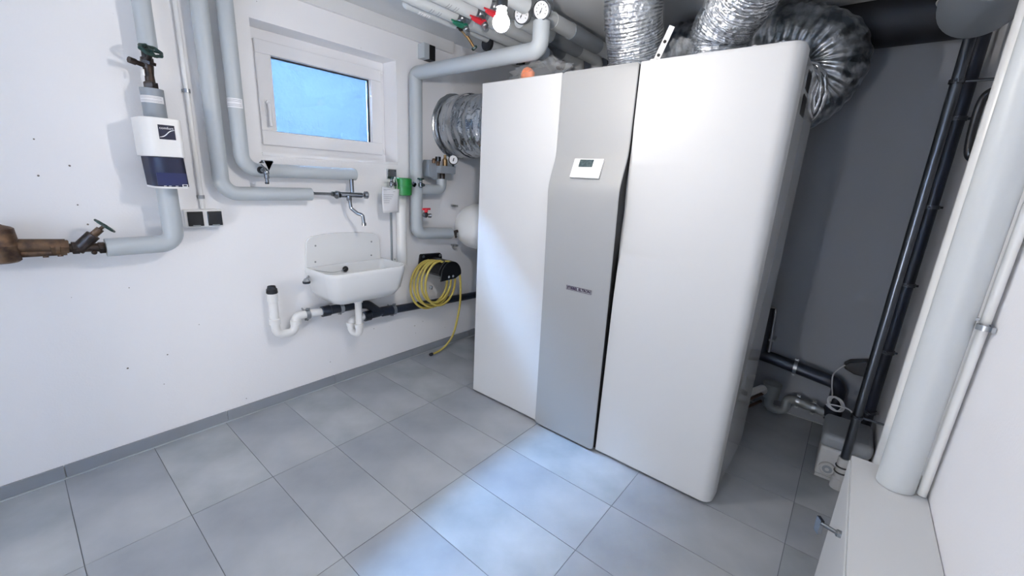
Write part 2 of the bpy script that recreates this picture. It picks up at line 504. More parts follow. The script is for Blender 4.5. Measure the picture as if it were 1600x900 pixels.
# unseen house front added to cut skylight, and the light well outside the window
MB().box(-4.2, 2.6, WA, WA+.31, H+.1, 6.5).struct('wall_house_front', 'facade', smooth=0)
b = MB()
b.box(-1.6, .9, 1.75, 1.85, 1.2, 2.58); b.box(-1.6, -1.5, WA+.31, 1.75, 1.2, 2.58); b.box(.8, .9, WA+.31, 1.75, 1.2, 2.58)
b.struct('wall_light_well', 'render', smooth=0)
MB().box(-1.5, .8, WA+.31, 1.75, 1.2, 1.34).struct('ground', 'gravel', smooth=0)  # unseen pale ground, added to bounce skylight into the reveal and ceiling

# ------------------------------------------------------------ heat pump cabinet
cab = thing('heat_pump_cabinet', 'large white two-door heat pump cabinet with a silver centre panel and display', 'heat pump', (.3, -.715, 0))
MB().box(.032, .60, -1.425, -.006, .022, 1.792).part('body', 'sidecab', cab, bevel=.004)
MB().box(.03, .57, -1.40, -.03, 0, .024).part('plinth', 'darkgap', cab)
MB().box(0, .034, -.503, 0, .012, 1.806).part('left_panel', 'whitecab', cab, bevel=.006, seg=3, label='white left front panel')
# silver centre panel: flat on top, swelling out under the display
prof = [(.012, -.016), (.05, -.016), (.40, -.022), (.80, -.031), (1.12, -.042), (1.22, -.047), (1.265, -.0495), (1.30, -.048), (1.33, -.041), (1.38, -.026), (1.43, -.009), (1.46, -.003), (1.50, 0), (1.56, 0), (1.70, 0), (1.79, 0), (1.806, .003)]
prof2 = []
for i in range(len(prof)-1):
    for k in range(4):
        t = k/4
        def cr(j): return prof[max(0, min(len(prof)-1, j))][1]
        x = 0.5*((2*cr(i))+(cr(i+1)-cr(i-1))*t+(2*cr(i-1)-5*cr(i)+4*cr(i+1)-cr(i+2))*t*t+(3*cr(i)-cr(i-1)-3*cr(i+1)+cr(i+2))*t**3)
        prof2.append((prof[i][0]+(prof[i+1][0]-prof[i][0])*t, x))
prof2.append(prof[-1])
def strip_panel(name, m, y0, y1, dx, back, rc=.016, **kw):
    vs = []; fs = []
    zt = prof2[-1][0]; zb = prof2[0][0]
    rows = []
    for z, x in prof2:
        ins = 0
        for e in (z-zb, zt-z):
            if e < rc: ins = max(ins, rc-math.sqrt(max(0, rc*rc-(rc-e)**2)))
        rows.append((z, x+dx, ins))
    n = 0
    for z, x, ins in rows:
        a, c = y0+ins*.8, y1-ins*.8
        vs += [(back if back is not None else x+.004, a, z), (x+.003, a, z), (x, a+.003, z), (x, c-.003, z), (x+.003, c, z), (back if back is not None else x+.004, c, z)]
    for i in range(len(rows)-1):
        for k in range(5):
            fs.append((i*6+k, i*6+k+1, (i+1)*6+k+1, (i+1)*6+k))
        fs.append((i*6+5, i*6, (i+1)*6, (i+1)*6+5))
    fs.append(tuple(range(6))); fs.append(tuple((len(rows)-1)*6+k for k in range(6)))
    return MB().add(vs, fs).part(name, m, cab, **kw)
strip_panel('centre_panel', 'silver', -.872, -.505, 0, None, label='silver curved centre panel')
strip_panel('centre_backing', 'darkgap', -.870, -.507, .006, .034, label='black side of the centre panel')
MB().box(.024, .036, -.892, -.866, .012, 1.80).part('gap_strip', 'darkgap', cab, label='dark gap beside the centre panel')
# right panel with its scooped inner edge and rounded outer corner
wt = [(0, 0), (.80, 0), (.86, .02), (.96, .08), (1.03, .3), (1.10, .62), (1.156, .9), (1.2, 1), (1.225, 1), (1.335, .62), (1.472, .12), (1.56, 0), (2, 0)]
def wz(z):
    for i in range(len(wt)-1):
        if wt[i][0] <= z <= wt[i+1][0]:
            t = (z-wt[i][0])/(wt[i+1][0]-wt[i][0]); return wt[i][1]*(1-t)+wt[i+1][1]*t
rows = []
zz = [.012, .016]+[.05+.03*k for k in range(59)]+[1.80, 1.806]
vs = []; fs = []
for z in zz:
    w = wz(z); e = .004 if z in (.012, 1.806) else 0
    sec = [(.032, -.877+.012*w), (.012+.016*w, -.877+.012*w), (e, -.880-.036*w)]
    sec += [(e, -1.38)]
    for k in range(7):
        a = k/6*PI/2
        sec.append((.045-(.045-e)*math.cos(a), -1.387-(.045-e)*math.sin(a)))
    sec += [(.105, -1.432+e), (.105, -1.425), (.032, -1.40)]
    ns = len(sec)
    vs += [(x, y, z) for x, y in sec]
for i in range(len(zz)-1):
    for k in range(ns):
        fs.append((i*ns+k, i*ns+(k+1) % ns, (i+1)*ns+(k+1) % ns, (i+1)*ns+k))
fs.append(tuple(range(ns))); fs.append(tuple((len(zz)-1)*ns+k for k in range(ns)))
MB().add(vs, fs).part('right_panel', 'whitecab', cab, label='white right front panel with rounded outer edge', smooth=40)
MB().box(.112, .598, -1.431, -1.42, .03, 1.785).part('side_panel', 'sidecab', cab, bevel=.002, label='glossy white side panel')
for z0, z1 in ((1.694, 1.756), (1.608, 1.676)):
    g = MB().box(.188, .290, -1.4325, -1.424, z0, z1)
    g.part('side_slot', 'darkgap', cab, label='dark slot in the side panel')
# display on the slope
sl = Vector((-.036, 0, -.088)).normalized()   # down the slope
yv = Vector((0, -1, 0))
nn = yv.cross(sl).normalized()
if nn.x > 0: nn = -nn
dc = Vector((-.0265, -.695, 1.385))
disp = MB().obox(dc+nn*.004, yv, sl, nn, .074, .045, .005).part('display', 'white', cab, bevel=.0015, label='white control display')
MB().obox(dc+nn*.0095-sl*.022-yv*.008, yv, sl, nn, .035, .0175, .0008).part('screen', 'lcd', disp, smooth=0, label='dark grey display screen')
# maker's badge
bx = -.0335
badge = MB().box(bx, bx+.004, -.783, -.646, .819, .838).part('badge', 'silver', cab)
fr_ = MB()
fr_.box(bx-.0012, bx, -.783, -.646, .8372, .8388); fr_.box(bx-.0012, bx, -.783, -.646, .8182, .8198)
fr_.box(bx-.0012, bx, -.783, -.7815, .8182, .8388); fr_.box(bx-.0012, bx, -.6475, -.646, .8182, .8388)
fr_.part('badge_border', 'purple', badge, smooth=0)
text('lettering', 'STIEBEL ELTRON', 'purple', badge, (bx-.0008, -.7145, .8283), (0,-1,0), (0,0,1), .0172, .0006, .0007)

# ------------------------------------------------------------ pipes: helpers
def wheel(mb, c, axis, R, r=.005, spokes=4):
    c = Vector(c); d = Vector(axis).normalized(); u, w = arb(d)
    mb.torus(c, d, R, r, 30, 8, .06, 8)
    for k in range(spokes):
        a = PI*2*k/spokes
        mb.cyl(c, c+(u*math.cos(a)+w*math.sin(a))*R, r*.7, n=8)
    mb.cyl(c-d*.006, c+d*.006, R*.28, n=12)
def hexnut(mb, a, b, r):
    mb.lathe(a, Vector(b)-Vector(a), [(0, r*.9), (.001, r), ((Vector(b)-Vector(a)).length-.001, r), ((Vector(b)-Vector(a)).length, r*.9)], 6)
def label_on(parent, c, u, n, rp, half, up, name='label', m='paper'):
    """paper band curved round a pipe: c centre of the axis, u along the axis, n facing direction"""
    c = Vector(c); u = Vector(u).normalized(); n = Vector(n).normalized(); w = u.cross(n)
    vs = []; fs = []; K = 10
    for i in range(K+1):
        a = (-1+2*i/K)*up
        e = n*math.cos(a)+w*math.sin(a)
        vs += [c+u*(-half)+e*(rp+.0012), c+u*half+e*(rp+.0012)]
    for i in range(K): fs.append((2*i, 2*i+1, 2*i+3, 2*i+2))
    o = MB().add(vs, fs).part(name, m, parent)
    vs = []; fs = []
    for q in (-.62, -.3, .35, .68):
        b0 = len(vs)
        for i in range(K+1):
            a = (-.8+1.6*i/K)*up
            e = n*math.cos(a)+w*math.sin(a)
            vs += [c+u*(half*(q-.035))+e*(rp+.0018), c+u*half*(q+.035)+e*(rp+.0018)]
        for i in range(K): fs.append((b0+2*i, b0+2*i+1, b0+2*i+3, b0+2*i+2))
    MB().add(vs, fs).part('print_lines', 'print', o, stuff=True)
    return o
def clamp(c, axis, R, parent=None, w=.010, stud=None, m='steel', rubber=True, name='pipe_clamp'):
    """two-half pipe clamp with rubber lining and a stud back to the wall"""
    c = Vector(c); d = Vector(axis).normalized()
    g = MB().lathe(c-d*w, d, [(0, R+.001), (0, R+.0045), (2*w, R+.0045), (2*w, R+.001)], 28, False)
    u = Vector(stud).normalized() if stud else arb(d)[0]
    v = d.cross(u)
    for s_ in (-1, 1):
        g.obox(c+v*s_*(R+.010), d, v, u, w, .007, .003)
        g.cyl(c+v*s_*(R+.012)-u*.012, c+v*s_*(R+.012)+u*.010, .0032, n=8)
    if stud: g.cyl(c+u*(R+.002), c+Vector(stud), .005, n=10)
    o = g.part(name, m, parent, loc=c)
    return o

# ------------------------------------------------------------ left water line on the window wall
PY = .612
t = thing('insulated_pipe', 'grey insulated vertical pipe above the green handwheel valve, far left', 'pipe', (-1.262, PY, 1.72))
MB().cyl((-1.258, PY, 1.752), (-1.258, PY, H), .030).part('insulation', 'insul', t)
t = thing('shutoff_valve', 'bronze shutoff valve with dark green handwheel above the water filter unit', 'valve', (-1.268, PY, 1.60))
g = MB()
g.lathe((-1.268, PY, 1.600), Z, [(0, .020), (.02, .022), (.022, .0165), (.05, .0155), (.085, .019), (.09, .021), (.11, .021), (.113, .015), (.15, .015)], 16)
hexnut(g, (-1.268, PY, 1.598), (-1.268, PY, 1.622), .024)
hexnut(g, (-1.268, PY-.004, 1.688), (-1.266, PY-.006, 1.70), .026)
g.part('valve_body', 'dbronze', t)
g = MB().cyl((-1.268, PY, 1.678), (-1.312, PY-.02, 1.686), .009, n=12)
g.lathe((-1.308, PY-.018, 1.685), Vector((-1, -.4, .15)), [(0, .012), (.022, .012)], 8)
g.part('drain_cock', 'dbronze', t)
g = MB().tube(fillet([(-1.266, PY-.01, 1.70), (-1.262, PY-.045, 1.728)], .01), .009, 12)
g.part('spindle', 'dbronze', t)
g = MB(); wheel(g, (-1.262, PY-.05, 1.731), (.15, -.62, .8), .033, .0062, 4)
g.part('handwheel', 'wheel', t, label='dark green handwheel')
MB().box(-1.292, -1.286, PY-.025, PY-.015, 1.640, 1.664).part('tag', 'white', t, bevel=.001)
t = thing('insulated_pipe', 'short grey insulated pipe with a paper band between handwheel valve and filter unit', 'pipe', (-1.268, PY, 1.47))
ins = MB().cyl((-1.268, PY, 1.47), (-1.268, PY, 1.598), .038).part('insulation', 'insuld', t)
label_on(t, (-1.268, PY, 1.556), Z, (-.45, -1, 0), .038, .013, 1.2)

t = thing('water_treatment_unit', 'white and navy water filter unit fixed in the pipe at left', 'water filter', (-1.272, .58, 1.22))
def shell(z0, z1, xc0, xc1, w, yf, ybk, n=10):
    """rounded-front cover between two heights (xc = centre x at each height)"""
    vs = []; fs = []
    for (z, xc) in ((z0, xc0), (z1, xc1)):
        pts = [(xc+w, ybk)]
        for k in range(n+1):
            a = PI/2*k/n; pts.append((xc+w-.018+.018*math.cos(a), yf+.018-.018*math.sin(a)))
        for k in range(n+1):
            a = PI/2*k/n; pts.append((xc-w+.05-.05*math.sin(a), yf+.05-.05*math.cos(a)))
        pts.append((xc-w, ybk))
        vs += [(x, y, z) for x, y in pts]; m_ = len(pts)
    fs = [(k, (k+1) % m_, m_+(k+1) % m_, m_+k) for k in range(m_)]+[tuple(range(m_)), tuple(range(2*m_-1, m_-1, -1))]
    return MB().add(vs, fs)
shell(1.337, 1.484, -1.276, -1.276, .064, .497, .66).part('upper_cover', 'pvcw', t, bevel=.003)
lc = shell(1.220, 1.3365, -1.269, -1.274, .055, .493, .655).part('lower_cover', 'navy', t, bevel=.002, label='navy blue lower cover')
g = MB().box(-1.318, -1.222, .4915, .494, 1.226, 1.276); g.part('lower_window', 'navy2', lc, label='slightly lighter navy strip', smooth=0)
shell(1.2145, 1.2215, -1.269, -1.269, .056, .492, .65).part('bottom_rim', 'pvcw', t)
lg = MB().box(-1.290, -1.238, .4955, .4975, 1.404, 1.458).part('logo_plate', 'navy', t, smooth=0, label='navy logo square')
text('lettering', 'comfort', 'pvcw', lg, (-1.264, .4952, 1.446), X, Z, .0135, .0004)
vs = []; fs = []
for i in range(13):
    q = i/12; x = -1.289+.050*q
    z = 1.411+.022*(1/(1+math.exp(-9*(q-.5))))+.008*q
    w = .0006+.0016*math.sin(PI*min(1, q*1.05))
    vs += [(x, .4950, z-w), (x, .4950, z+w)]
for i in range(12): fs.append((2*i, 2*i+2, 2*i+3, 2*i+1))
MB().add(vs, fs).part('swoosh', 'pvcw', lg, label='white swoosh line')
MB().box(-1.240, -1.222, .4905, .493, 1.2225, 1.232).part('small_plate', 'pvcw', t, smooth=0)
MB().box(-1.2365, -1.2255, .4895, .4912, 1.2245, 1.230).part('small_mark', 'navy', t, smooth=0)
for x in (-1.30, -1.284, -1.262):
    MB().box(x, x+.008, .4905, .493, 1.2235, 1.2255).part('small_mark', 'pvcw', t, smooth=0)
t = thing('insulated_pipe', 'grey insulated elbow pipe from the filter unit to the brass fittings', 'pipe', (-1.275, .60, .96))
MB().tube(fillet([(-1.272, .60, 1.22), (-1.272, .60, .977), (-1.492, .60, .977)], .05, 8), .036, 26).part('insulation', 'insul', t)

# brass fittings at far left
t = thing('slanted_seat_valve', 'bronze slanted valve with dark green handwheel beside the insulated elbow', 'valve', (-1.52, .60, .96))
g = MB()
hexnut(g, (-1.512, .60, .978), (-1.494, .60, .978), .024)
g.tube([(-1.60, .60, .985), (-1.50, .60, .979)], .017, 16)
g.tube([(-1.572, .60, .975), (-1.520, .592, 1.030)], lambda l, i: .022, 16)
hexnut(g, (-1.585, .60, .984), (-1.565, .60, .983), .025)
g.sphere((-1.528, .585, .963), .009, 12)
g.part('valve_body', 'dbronze', t)
g = MB(); g.cyl((-1.522, .592, 1.028), (-1.498, .588, 1.052), .013, n=12); g.cyl((-1.50, .588, 1.05), (-1.488, .586, 1.062), .006, n=8)
g.part('spindle', 'brass', t)
g = MB(); wheel(g, (-1.484, .586, 1.064), (.62, -.05, .62), .032, .0042)
g.part('handwheel', 'wheel', t, label='dark green handwheel')
t = thing('backflow_preventer', 'brass backflow preventer and water filter head at left picture edge', 'fitting', (-1.75, .60, .95))
g = MB()
g.lathe((-1.755, .60, .948), Z, [(0, .036), (.006, .044), (.055, .046), (.06, .048), (.066, .046), (.118, .042), (.124, .034), (.130, .018), (.136, .010)], 26)
g.part('filter_head', 'brass', t)
g = MB()
g.tube([(-1.73, .60, 1.005), (-1.60, .60, .995)], .024, 18)
g.tube([(-1.72, .60, .975), (-1.60, .60, .972)], .014, 14)
hexnut(g, (-1.615, .60, .992), (-1.592, .60, .990), .027)
hexnut(g, (-1.64, .60, .993), (-1.628, .60, .993), .028)
g.cyl((-1.655, .60, .975), (-1.655, .597, .955), .008, n=10); g.cyl((-1.618, .60, .975), (-1.618, .597, .955), .008, n=10)
g.part('valve_body', 'brass', t)
MB().cyl((-1.80, .60, .985), (WD, .60, .985), .017).part('supply_pipe', 'brass', t)

# conduit and double socket
t = thing('conduit', 'thin white electrical conduit running down to the double socket', 'conduit', (-1.135, .674, 1.12))
MB().cyl((-1.135, .676, 1.116), (-1.135, .676, H), .0095, n=16).part('tube', 'pvcw', t)
for z in (1.17, 1.62, 2.02):
    g = MB().lathe((-1.135, .676, z-.008), Z, [(0, .010), (0, .013), (.016, .013), (.016, .010)], 16, False)
    g.box(-1.150, -1.120, .683, WA, z-.006, z+.006)
    g.part('conduit_clip', 'steel', t)
t = thing('double_socket', 'grey surface double socket with two black flaps under the conduit', 'socket', (-1.138, .66, 1.03))
MB().box(-1.214, -1.066, .648, WA, 1.034, 1.114).part('housing', 'pvcw', t, bevel=.004)
for x0, x1 in ((-1.204, -1.146), (-1.128, -1.072)):
    f_ = MB().box(x0, x1, .640, .649, 1.041, 1.106).part('socket_flap', 'black', t, bevel=.002, label='black hinged socket flap')
    MB().box((x0+x1)/2-.014, (x0+x1)/2+.014, .636, .642, 1.040, 1.046).part('flap_lip', 'greypvc', f_)

# two big insulated loops
t = thing('insulated_pipe', 'grey insulated pipe left of the window bending low towards the mixer tap, under its twin', 'pipe', (-1.06, .63, 1.15))
MB().tube(fillet([(-1.065, .50, 2.03), (-1.063, .63, 2.02), (-1.062, .63, 1.188), (-.650, .63, 1.188)], [0, .05, .07, 0], 10), .033, 28).part('insulation', 'insul', t)
t = thing('insulated_pipe', 'grey insulated pipe beside the window frame bending in and carrying the small hose tap', 'pipe', (-.965, .63, 1.27))
MB().tube(fillet([(-.967, .63, H), (-.967, .63, 1.302), (-.388, .63, 1.302)], .07, 10), .033, 28).part('insulation', 'insul', t)
label_on(t, (-.967, .63, 1.592), Z, (-.6, -1, 0), .033, .020, 1.15)
t = thing('ceiling_pipe', 'grey insulated elbow at the upper picture edge above the window', 'pipe', (-.80, .5, 2.06))
MB().tube(fillet([(-.82, .60, H), (-.82, .57, 2.09), (-.82, .2, 2.09)], .04, 8), .038, 24).part('insulation', 'insul', t)

# chrome bib tap standing out of the upper loop
t = thing('bib_tap', 'small chrome hose tap with triangular handle on the upper insulated loop', 'tap', (-.885, .58, 1.24))
g = MB().cyl((-.90, .598, 1.303), (-.893, .545, 1.303), .011, n=14)
g.lathe((-.893, .556, 1.315), (0, -.05, -1), [(0, .010), (.006, .014), (.028, .014), (.032, .011), (.05, .011), (.052, .008), (.068, .008)], 16)
g.part('tap_body', 'chrome', t)
MB().lathe((-.893, .556, 1.247), (0, 0, -1), [(0, .0095), (.008, .0085)], 14).part('nozzle', 'rubber', t)
g = MB()
g.prism([(-.030, .002), (.022, .010), (.018, .020), (-.026, .020), (-.012, -.016)], (-.885, .530, 1.330), X, Z, Y, .030)
g.part('tap_handle', 'steel', t, bevel=.003)
MB().cyl((-.90, .600, 1.303), (-.899, .593, 1.303), .017, n=18).part('rosette', 'rubber', t)

# wall mixer
t = thing('wall_mixer_tap', 'chrome wall mixer tap with swivel spout above the sink', 'tap', (-.43, .6, 1.03))
g = MB()
g.tube([(-.648, .63, 1.192), (-.52, .63, 1.190), (-.44, .615, 1.187)], .008, 12)
hexnut(g, (-.648, .63, 1.192), (-.634, .63, 1.192), .011)
hexnut(g, (-.535, .628, 1.191), (-.518, .627, 1.190), .015)
g.tube([(-.418, .618, 1.275), (-.420, .612, 1.190)], .0115, 14)
g.tube([(-.515, .606, 1.188), (-.365, .606, 1.186)], lambda l, i: .0155, 18)
g.part('mixer_body', 'chrome', t)
for x, a in ((-.508, -1), (-.342, 1)):
    g = MB().lathe((x, .606, 1.187), (a, -.25, 0), [(-.026, .011), (-.008, .012), (-.004, .021), (.014, .0225), (.018, .018)], 12)
    g.part('tap_knob', 'chrome', t)
g = MB().tube(fillet([(-.452, .590, 1.180), (-.452, .578, 1.115), (-.425, .555, 1.085), (-.405, .535, 1.078), (-.402, .530, 1.022)], .018, 6), .0098, 14)
g.lathe((-.402, .530, 1.034), (0, 0, -1), [(0, .0125), (.016, .0125)], 14)
g.lathe((-.452, .592, 1.182), (0, 0, -1), [(0, .015), (.022, .015), (.028, .011)], 14)
g.part('spout', 'chrome', t)

# ------------------------------------------------------------ sink
t = thing('utility_sink', 'white ceramic utility sink with raised back plate under the mixer tap', 'sink', (-.44, .55, .60))
def rrect(x0, x1, y0, y1, r, n=5, rb=None):
    """closed rounded rectangle; rb = radius of the corners at y1"""
    rb = r if rb is None else rb
    out = []
    for cx, cy, a0, q in ((x1-rb, y1-rb, 0, rb), (x0+rb, y1-rb, 90, rb), (x0+r, y0+r, 180, r), (x1-r, y0+r, 270, r)):
        for k in range(n+1):
            a = math.radians(a0+90*k/n); out.append((cx+q*math.cos(a), cy+q*math.sin(a)))
    return out
def bowl(secs, n=5):
    vs = []; fs = []
    for (x0, x1, y0, y1, z, r, rb) in secs:
        vs += [(x, y, z if not isinstance(z, tuple) else z[0]+(z[1]-z[0])*(y-y0)/(y1-y0)) for x, y in rrect(x0, x1, y0, y1, r, n, rb)]
    m_ = 4*(n+1)
    for i in range(len(secs)-1):
        for k in range(m_): fs.append((i*m_+k, i*m_+(k+1) % m_, (i+1)*m_+(k+1) % m_, (i+1)*m_+k))
    fs.append(tuple(range(m_))); fs.append(tuple((len(secs)-1)*m_+k for k in range(m_)))
    return MB().add(vs, fs)
sx0, sx1, sy0, sy1, sz = -.690, -.185, .395, .689, .775
g = bowl([(-.58, -.30, .47, sy1, .588, .05, .02), (-.635, -.245, .435, sy1, .597, .06, .02), (-.668, -.21, .412, sy1, .64, .065, .02), (sx0, sx1, sy0, sy1, .755, .07, .006),
          (sx0, sx1, sy0, sy1, sz, .07, .006), (sx0+.003, sx1-.003, sy0+.003, sy1, sz+.004, .07, .006),
          (sx0+.012, sx1-.012, sy0+.014, sy1-.022, sz+.003, .062, .02), (sx0+.017, sx1-.017, sy0+.020, sy1-.028, sz-.010, .058, .03),
          (-.645, -.235, .435, .640, .66, .05, .04), (-.61, -.27, .47, .61, .618, .05, .04), (-.55, -.33, .50, .585, .612, .03, .03)])
basin = g.part('basin', 'sink', t, smooth=50)
bp_ = []
for cx, cz, a0 in ((-.205-.03, .757+.0, 270), (-.208-.06, .948-.06, 0), (-.678+.05, .953-.05, 90), (-.690+.01, .757, 180)):
    rr = {270: .0001, 0: .06, 90: .05, 180: .0001}[a0]
    if a0 == 0:
        for k in range(7): a = math.radians(a0+15*k); bp_.append((cx+rr*math.cos(a), cz+rr*math.sin(a)))
    elif a0 == 90:
        bp_ += [(-.33, .957), (-.48, .963), (-.56, .962)]
        for k in range(7): a = math.radians(a0+15*k); bp_.append((cx+rr*math.cos(a), cz+rr*math.sin(a)))
    elif a0 == 180: bp_.append((-.688, .757))
    else: bp_.append((-.203, .757))
MB().prism(bp_, (0, .674, 0), X, Z, Y, .0155).part('back_plate', 'sink', t, bevel=.004, seg=3)
for x, z in ((-.625, .898), (-.268, .893), (-.632, .805), (-.272, .806)):
    MB().lathe((x, .6745, z), (0,-1,0), [(0, .006), (.002, .005), (.003, .003)], 12).part('screw_cap', 'greypvc', t)
MB().lathe((-.470, .643, .748), (0, -1, .12), [(0, .017), (.003, .018), (.006, .012)], 18).part('sink_plug', 'rubber', t, label='black rubber plug hanging in the overflow')
ch = spline([(-.676, .655, .772), (-.62, .640, .755), (-.56, .628, .742), (-.51, .630, .743), (-.472, .637, .750)], 6)
MB().tube(ch, .0016, 6).part('plug_chain', 'greypvc', t)
MB().lathe((-.44, .54, .6125), Z, [(0, .028), (.002, .028), (.003, .018)], 20).part('drain_strainer', 'chrome', t)
g = MB().lathe((-.712, .625, .728), (0, 0, -1), [(0, .010), (.008, .016), (.014, .020)], 18)
g.cyl((-.712, .625, .722), (-.68, .66, .735), .006, n=8)
t2 = thing('sink_buffer', 'black rubber capped chrome stud at the left flank of the sink', 'fitting', (-.712, .625, .70))
g.part('stud', 'steel', t2)
MB().lathe((-.712, .625, .714), (0, 0, -1), [(0, .0195), (.002, .021), (.012, .020), (.014, .018)], 20).part('rubber_cap', 'rubber', t2)

# ------------------------------------------------------------ drains on the window wall
DY = .628
t = thing('washer_siphon', 'white plastic drain trap with open black socket, left of the sink', 'drain trap', (-.87, DY, .42))
g = MB()
g.tube([(-.893, DY, .655), (-.893, DY, .505)], .0225, 20)
g.lathe((-.893, DY, .628), Z, [(0, .0235), (.003, .0265), (.045, .0265), (.047, .024)], 22)
g.lathe((-.893, DY, .50), Z, [(0, .024), (.002, .028), (.03, .028), (.034, .0235)], 22)
g.part('standpipe', 'pvcw', t)
MB().lathe((-.893, DY, .674), Z, [(0, .025), (.004, .0275), (.024, .026), (.028, .022), (.040, .019), (.040, .014), (.02, .013)], 22).part('rubber_socket', 'rubber', t, label='black rubber socket')
U = fillet([(-.893, DY, .505), (-.888, DY, .440), (-.80, DY, .432), (-.787, DY, .485), (-.782, DY, .522), (-.70, DY, .520), (-.62, DY, .516)], [0, .048, .048, .02, .035, .02, 0], 8)
MB().tube(U, .0225, 20).part('trap_bend', 'pvcw', t)
g = MB()
for c, d in (((-.787, DY, .475), Vector((.0, 0, 1))), ):
    g.lathe(c, d, [(0, .0235), (.002, .0285), (.024, .0285), (.026, .024)], 22)
g.part('slip_nut', 'pvcw', t)
t = thing('drain_pipe', 'black plastic drain pipe running along the window wall behind the sink', 'drain pipe', (-.1, DY, .42))
g = MB()
g.tube(fillet([(-.635, DY, .516), (-.40, DY, .514), (-.335, DY, .498), (-.265, DY, .438), (-.20, DY, .428), (.02, DY, .415), (1.16, DY, .36)], [0, .05, .06, .06, .05, .03, 0], 6), .027, 22)
g.part('pipe', 'blackpipe', t)
g = MB()
g.lathe((-.640, DY, .516), X, [(0, .0275), (.004, .032), (.05, .032), (.054, .0275)], 22)
g.part('socket_collar', 'blackpipe', t)
g = MB()
g.lathe((-.24, DY, .430), (1, 0, -.06), [(0, .028), (.003, .033), (.085, .033), (.09, .028)], 22)
g.part('socket_collar', 'blackpipe', t)
g = MB().tube(fillet([(-.350, DY-.004, .428), (-.26, DY, .428)], .01), .027, 20)
g.lathe((-.372, DY-.006, .427), X, [(0, .0275), (.003, .032), (.042, .032), (.046, .0275)], 22)
g.part('branch', 'blackpipe', t)
cl_labels = ['steel pipe clamp on the white trap outlet', 'steel pipe clamp on the black pipe left of the sink drain', 'steel pipe clamp on the black pipe between sink and hose reel']
for (x, z, R), lb in zip(((-.720, .519, .0235), (-.520, .515, .0275), (-.150, .425, .0305)), cl_labels):
    tag(clamp((x, DY, z), X, R, None, .011, stud=(0, WA-DY, .02)), lb, 'pipe clamp', 'clamps on the drain line')
t = thing('sink_siphon', 'white plastic siphon under the sink with one downpipe', 'drain trap', (-.44, .54, .36))
sy_ = .545
g = MB().tube([(-.452, sy_, .60), (-.452, sy_, .40)], .0205, 20)
g.lathe((-.452, sy_, .555), Z, [(0, .021), (.002, .027), (.022, .027), (.026, .024), (.05, .024)], 22)
g.lathe((-.452, sy_, .398), Z, [(0, .0215), (.002, .027), (.02, .027), (.024, .021)], 22)
g.part('downpipe', 'pvcw', t)
g = MB().tube(fillet([(-.452, sy_, .405), (-.452, sy_, .352), (-.465, sy_+.075, .352), (-.465, sy_+.075, .425), (-.355, DY, .428)], [0, .036, .036, .03, 0], 8), .0215, 20)
g.lathe((-.465, sy_+.075, .392), Z, [(0, .0215), (.002, .027), (.02, .027), (.024, .021)], 22)
g.part('trap_bend', 'pvcw', t)

# ------------------------------------------------------------ cable duct, green filter, tag
t = thing('downpipe', 'white round plastic downpipe under the green filter', 'pipe', (-.06, .655, .72))
MB().tube([(-.052, .655, .722), (-.052, .655, 1.20)], .034, 24).part('pipe', 'pvcw', t)
t = thing('cable_duct', 'slim grey cable running down the wall left of the white downpipe', 'cable', (-.112, .684, .75))
MB().box(-.118, -.106, .678, WA, .750, 1.20).part('duct', 'greypvc', t, bevel=.002)
MB().sphere((-.09, .683, .757), .006, 10).part('screw', 'steel', t)
t = thing('water_filter', 'green round plastic fill filter between two small valves', 'filter', (-.07, .60, 1.18))
g = MB().lathe((-.073, .600, 1.186), Z, [(0, .040), (.006, .052), (.056, .054), (.057, .058), (.063, .058), (.064, .054), (.104, .053), (.110, .046)], 30)
g.part('filter_cup', 'green', t)
g = MB().cyl((-.150, .600, 1.258), (.02, .600, 1.258), .014, n=14)
hexnut(g, (-.165, .60, 1.258), (-.148, .60, 1.258), .018); hexnut(g, (.0, .60, 1.258), (.016, .60, 1.258), .018)
g.part('fittings', 'chrome', t)
for x, y in ((-.165, .592), (.035, .560)):
    g = MB().lathe((x, y, 1.238), Z, [(0, .010), (.008, .016), (.028, .016), (.034, .009), (.05, .007)], 14)
    g.cyl((x, y, 1.257), (x, y-.03, 1.257), .010, n=10)
    vb = g.part('small_valve', 'chrome', t)
    g = MB().cyl((x, y, 1.284), (x, y, 1.296), .011, n=12)
    g.box(x-.026, x+.026, y-.005, y+.005, 1.290, 1.300)
    g.part('valve_lever', 'wheel', vb, bevel=.002, label='dark green lever')
g = MB().box(-.135, -.070, .676, WA, 1.285, 1.345)
g.part('bracket', 'steel', t, bevel=.001)
for x, z in ((-.127, .0), (-.078, 0)):
    MB().sphere((x, .676, 1.335), .005, 8).part('screw', 'chrome', t)
t = thing('instruction_sheet', 'printed sheet in a clear sleeve hanging from the left green filter valve', 'document', (-.19, .575, 1.15))
vs = []; fs = []; K = 8
for i in range(K+1):
    for j in range(K+1):
        u_, v_ = i/K, j/K
        vs.append((-.247+.118*u_, .572+.006*math.sin(u_*5+v_*3)-.004*v_, 1.232-.148*v_+.006*(1-v_)*math.cos(u_*PI)))
for i in range(K):
    for j in range(K): fs.append((i*(K+1)+j, (i+1)*(K+1)+j, (i+1)*(K+1)+j+1, i*(K+1)+j+1))
MB().add(vs, fs).part('sheet', 'paper', t, solid=.001)
vs2 = [(v[0]*1.0+(v[0]+.188)*.09, v[1]-.004, v[2]+(v[2]-1.158)*.07) for v in vs]
MB().add(vs2, fs).part('sleeve', 'bag', t)
g = MB()
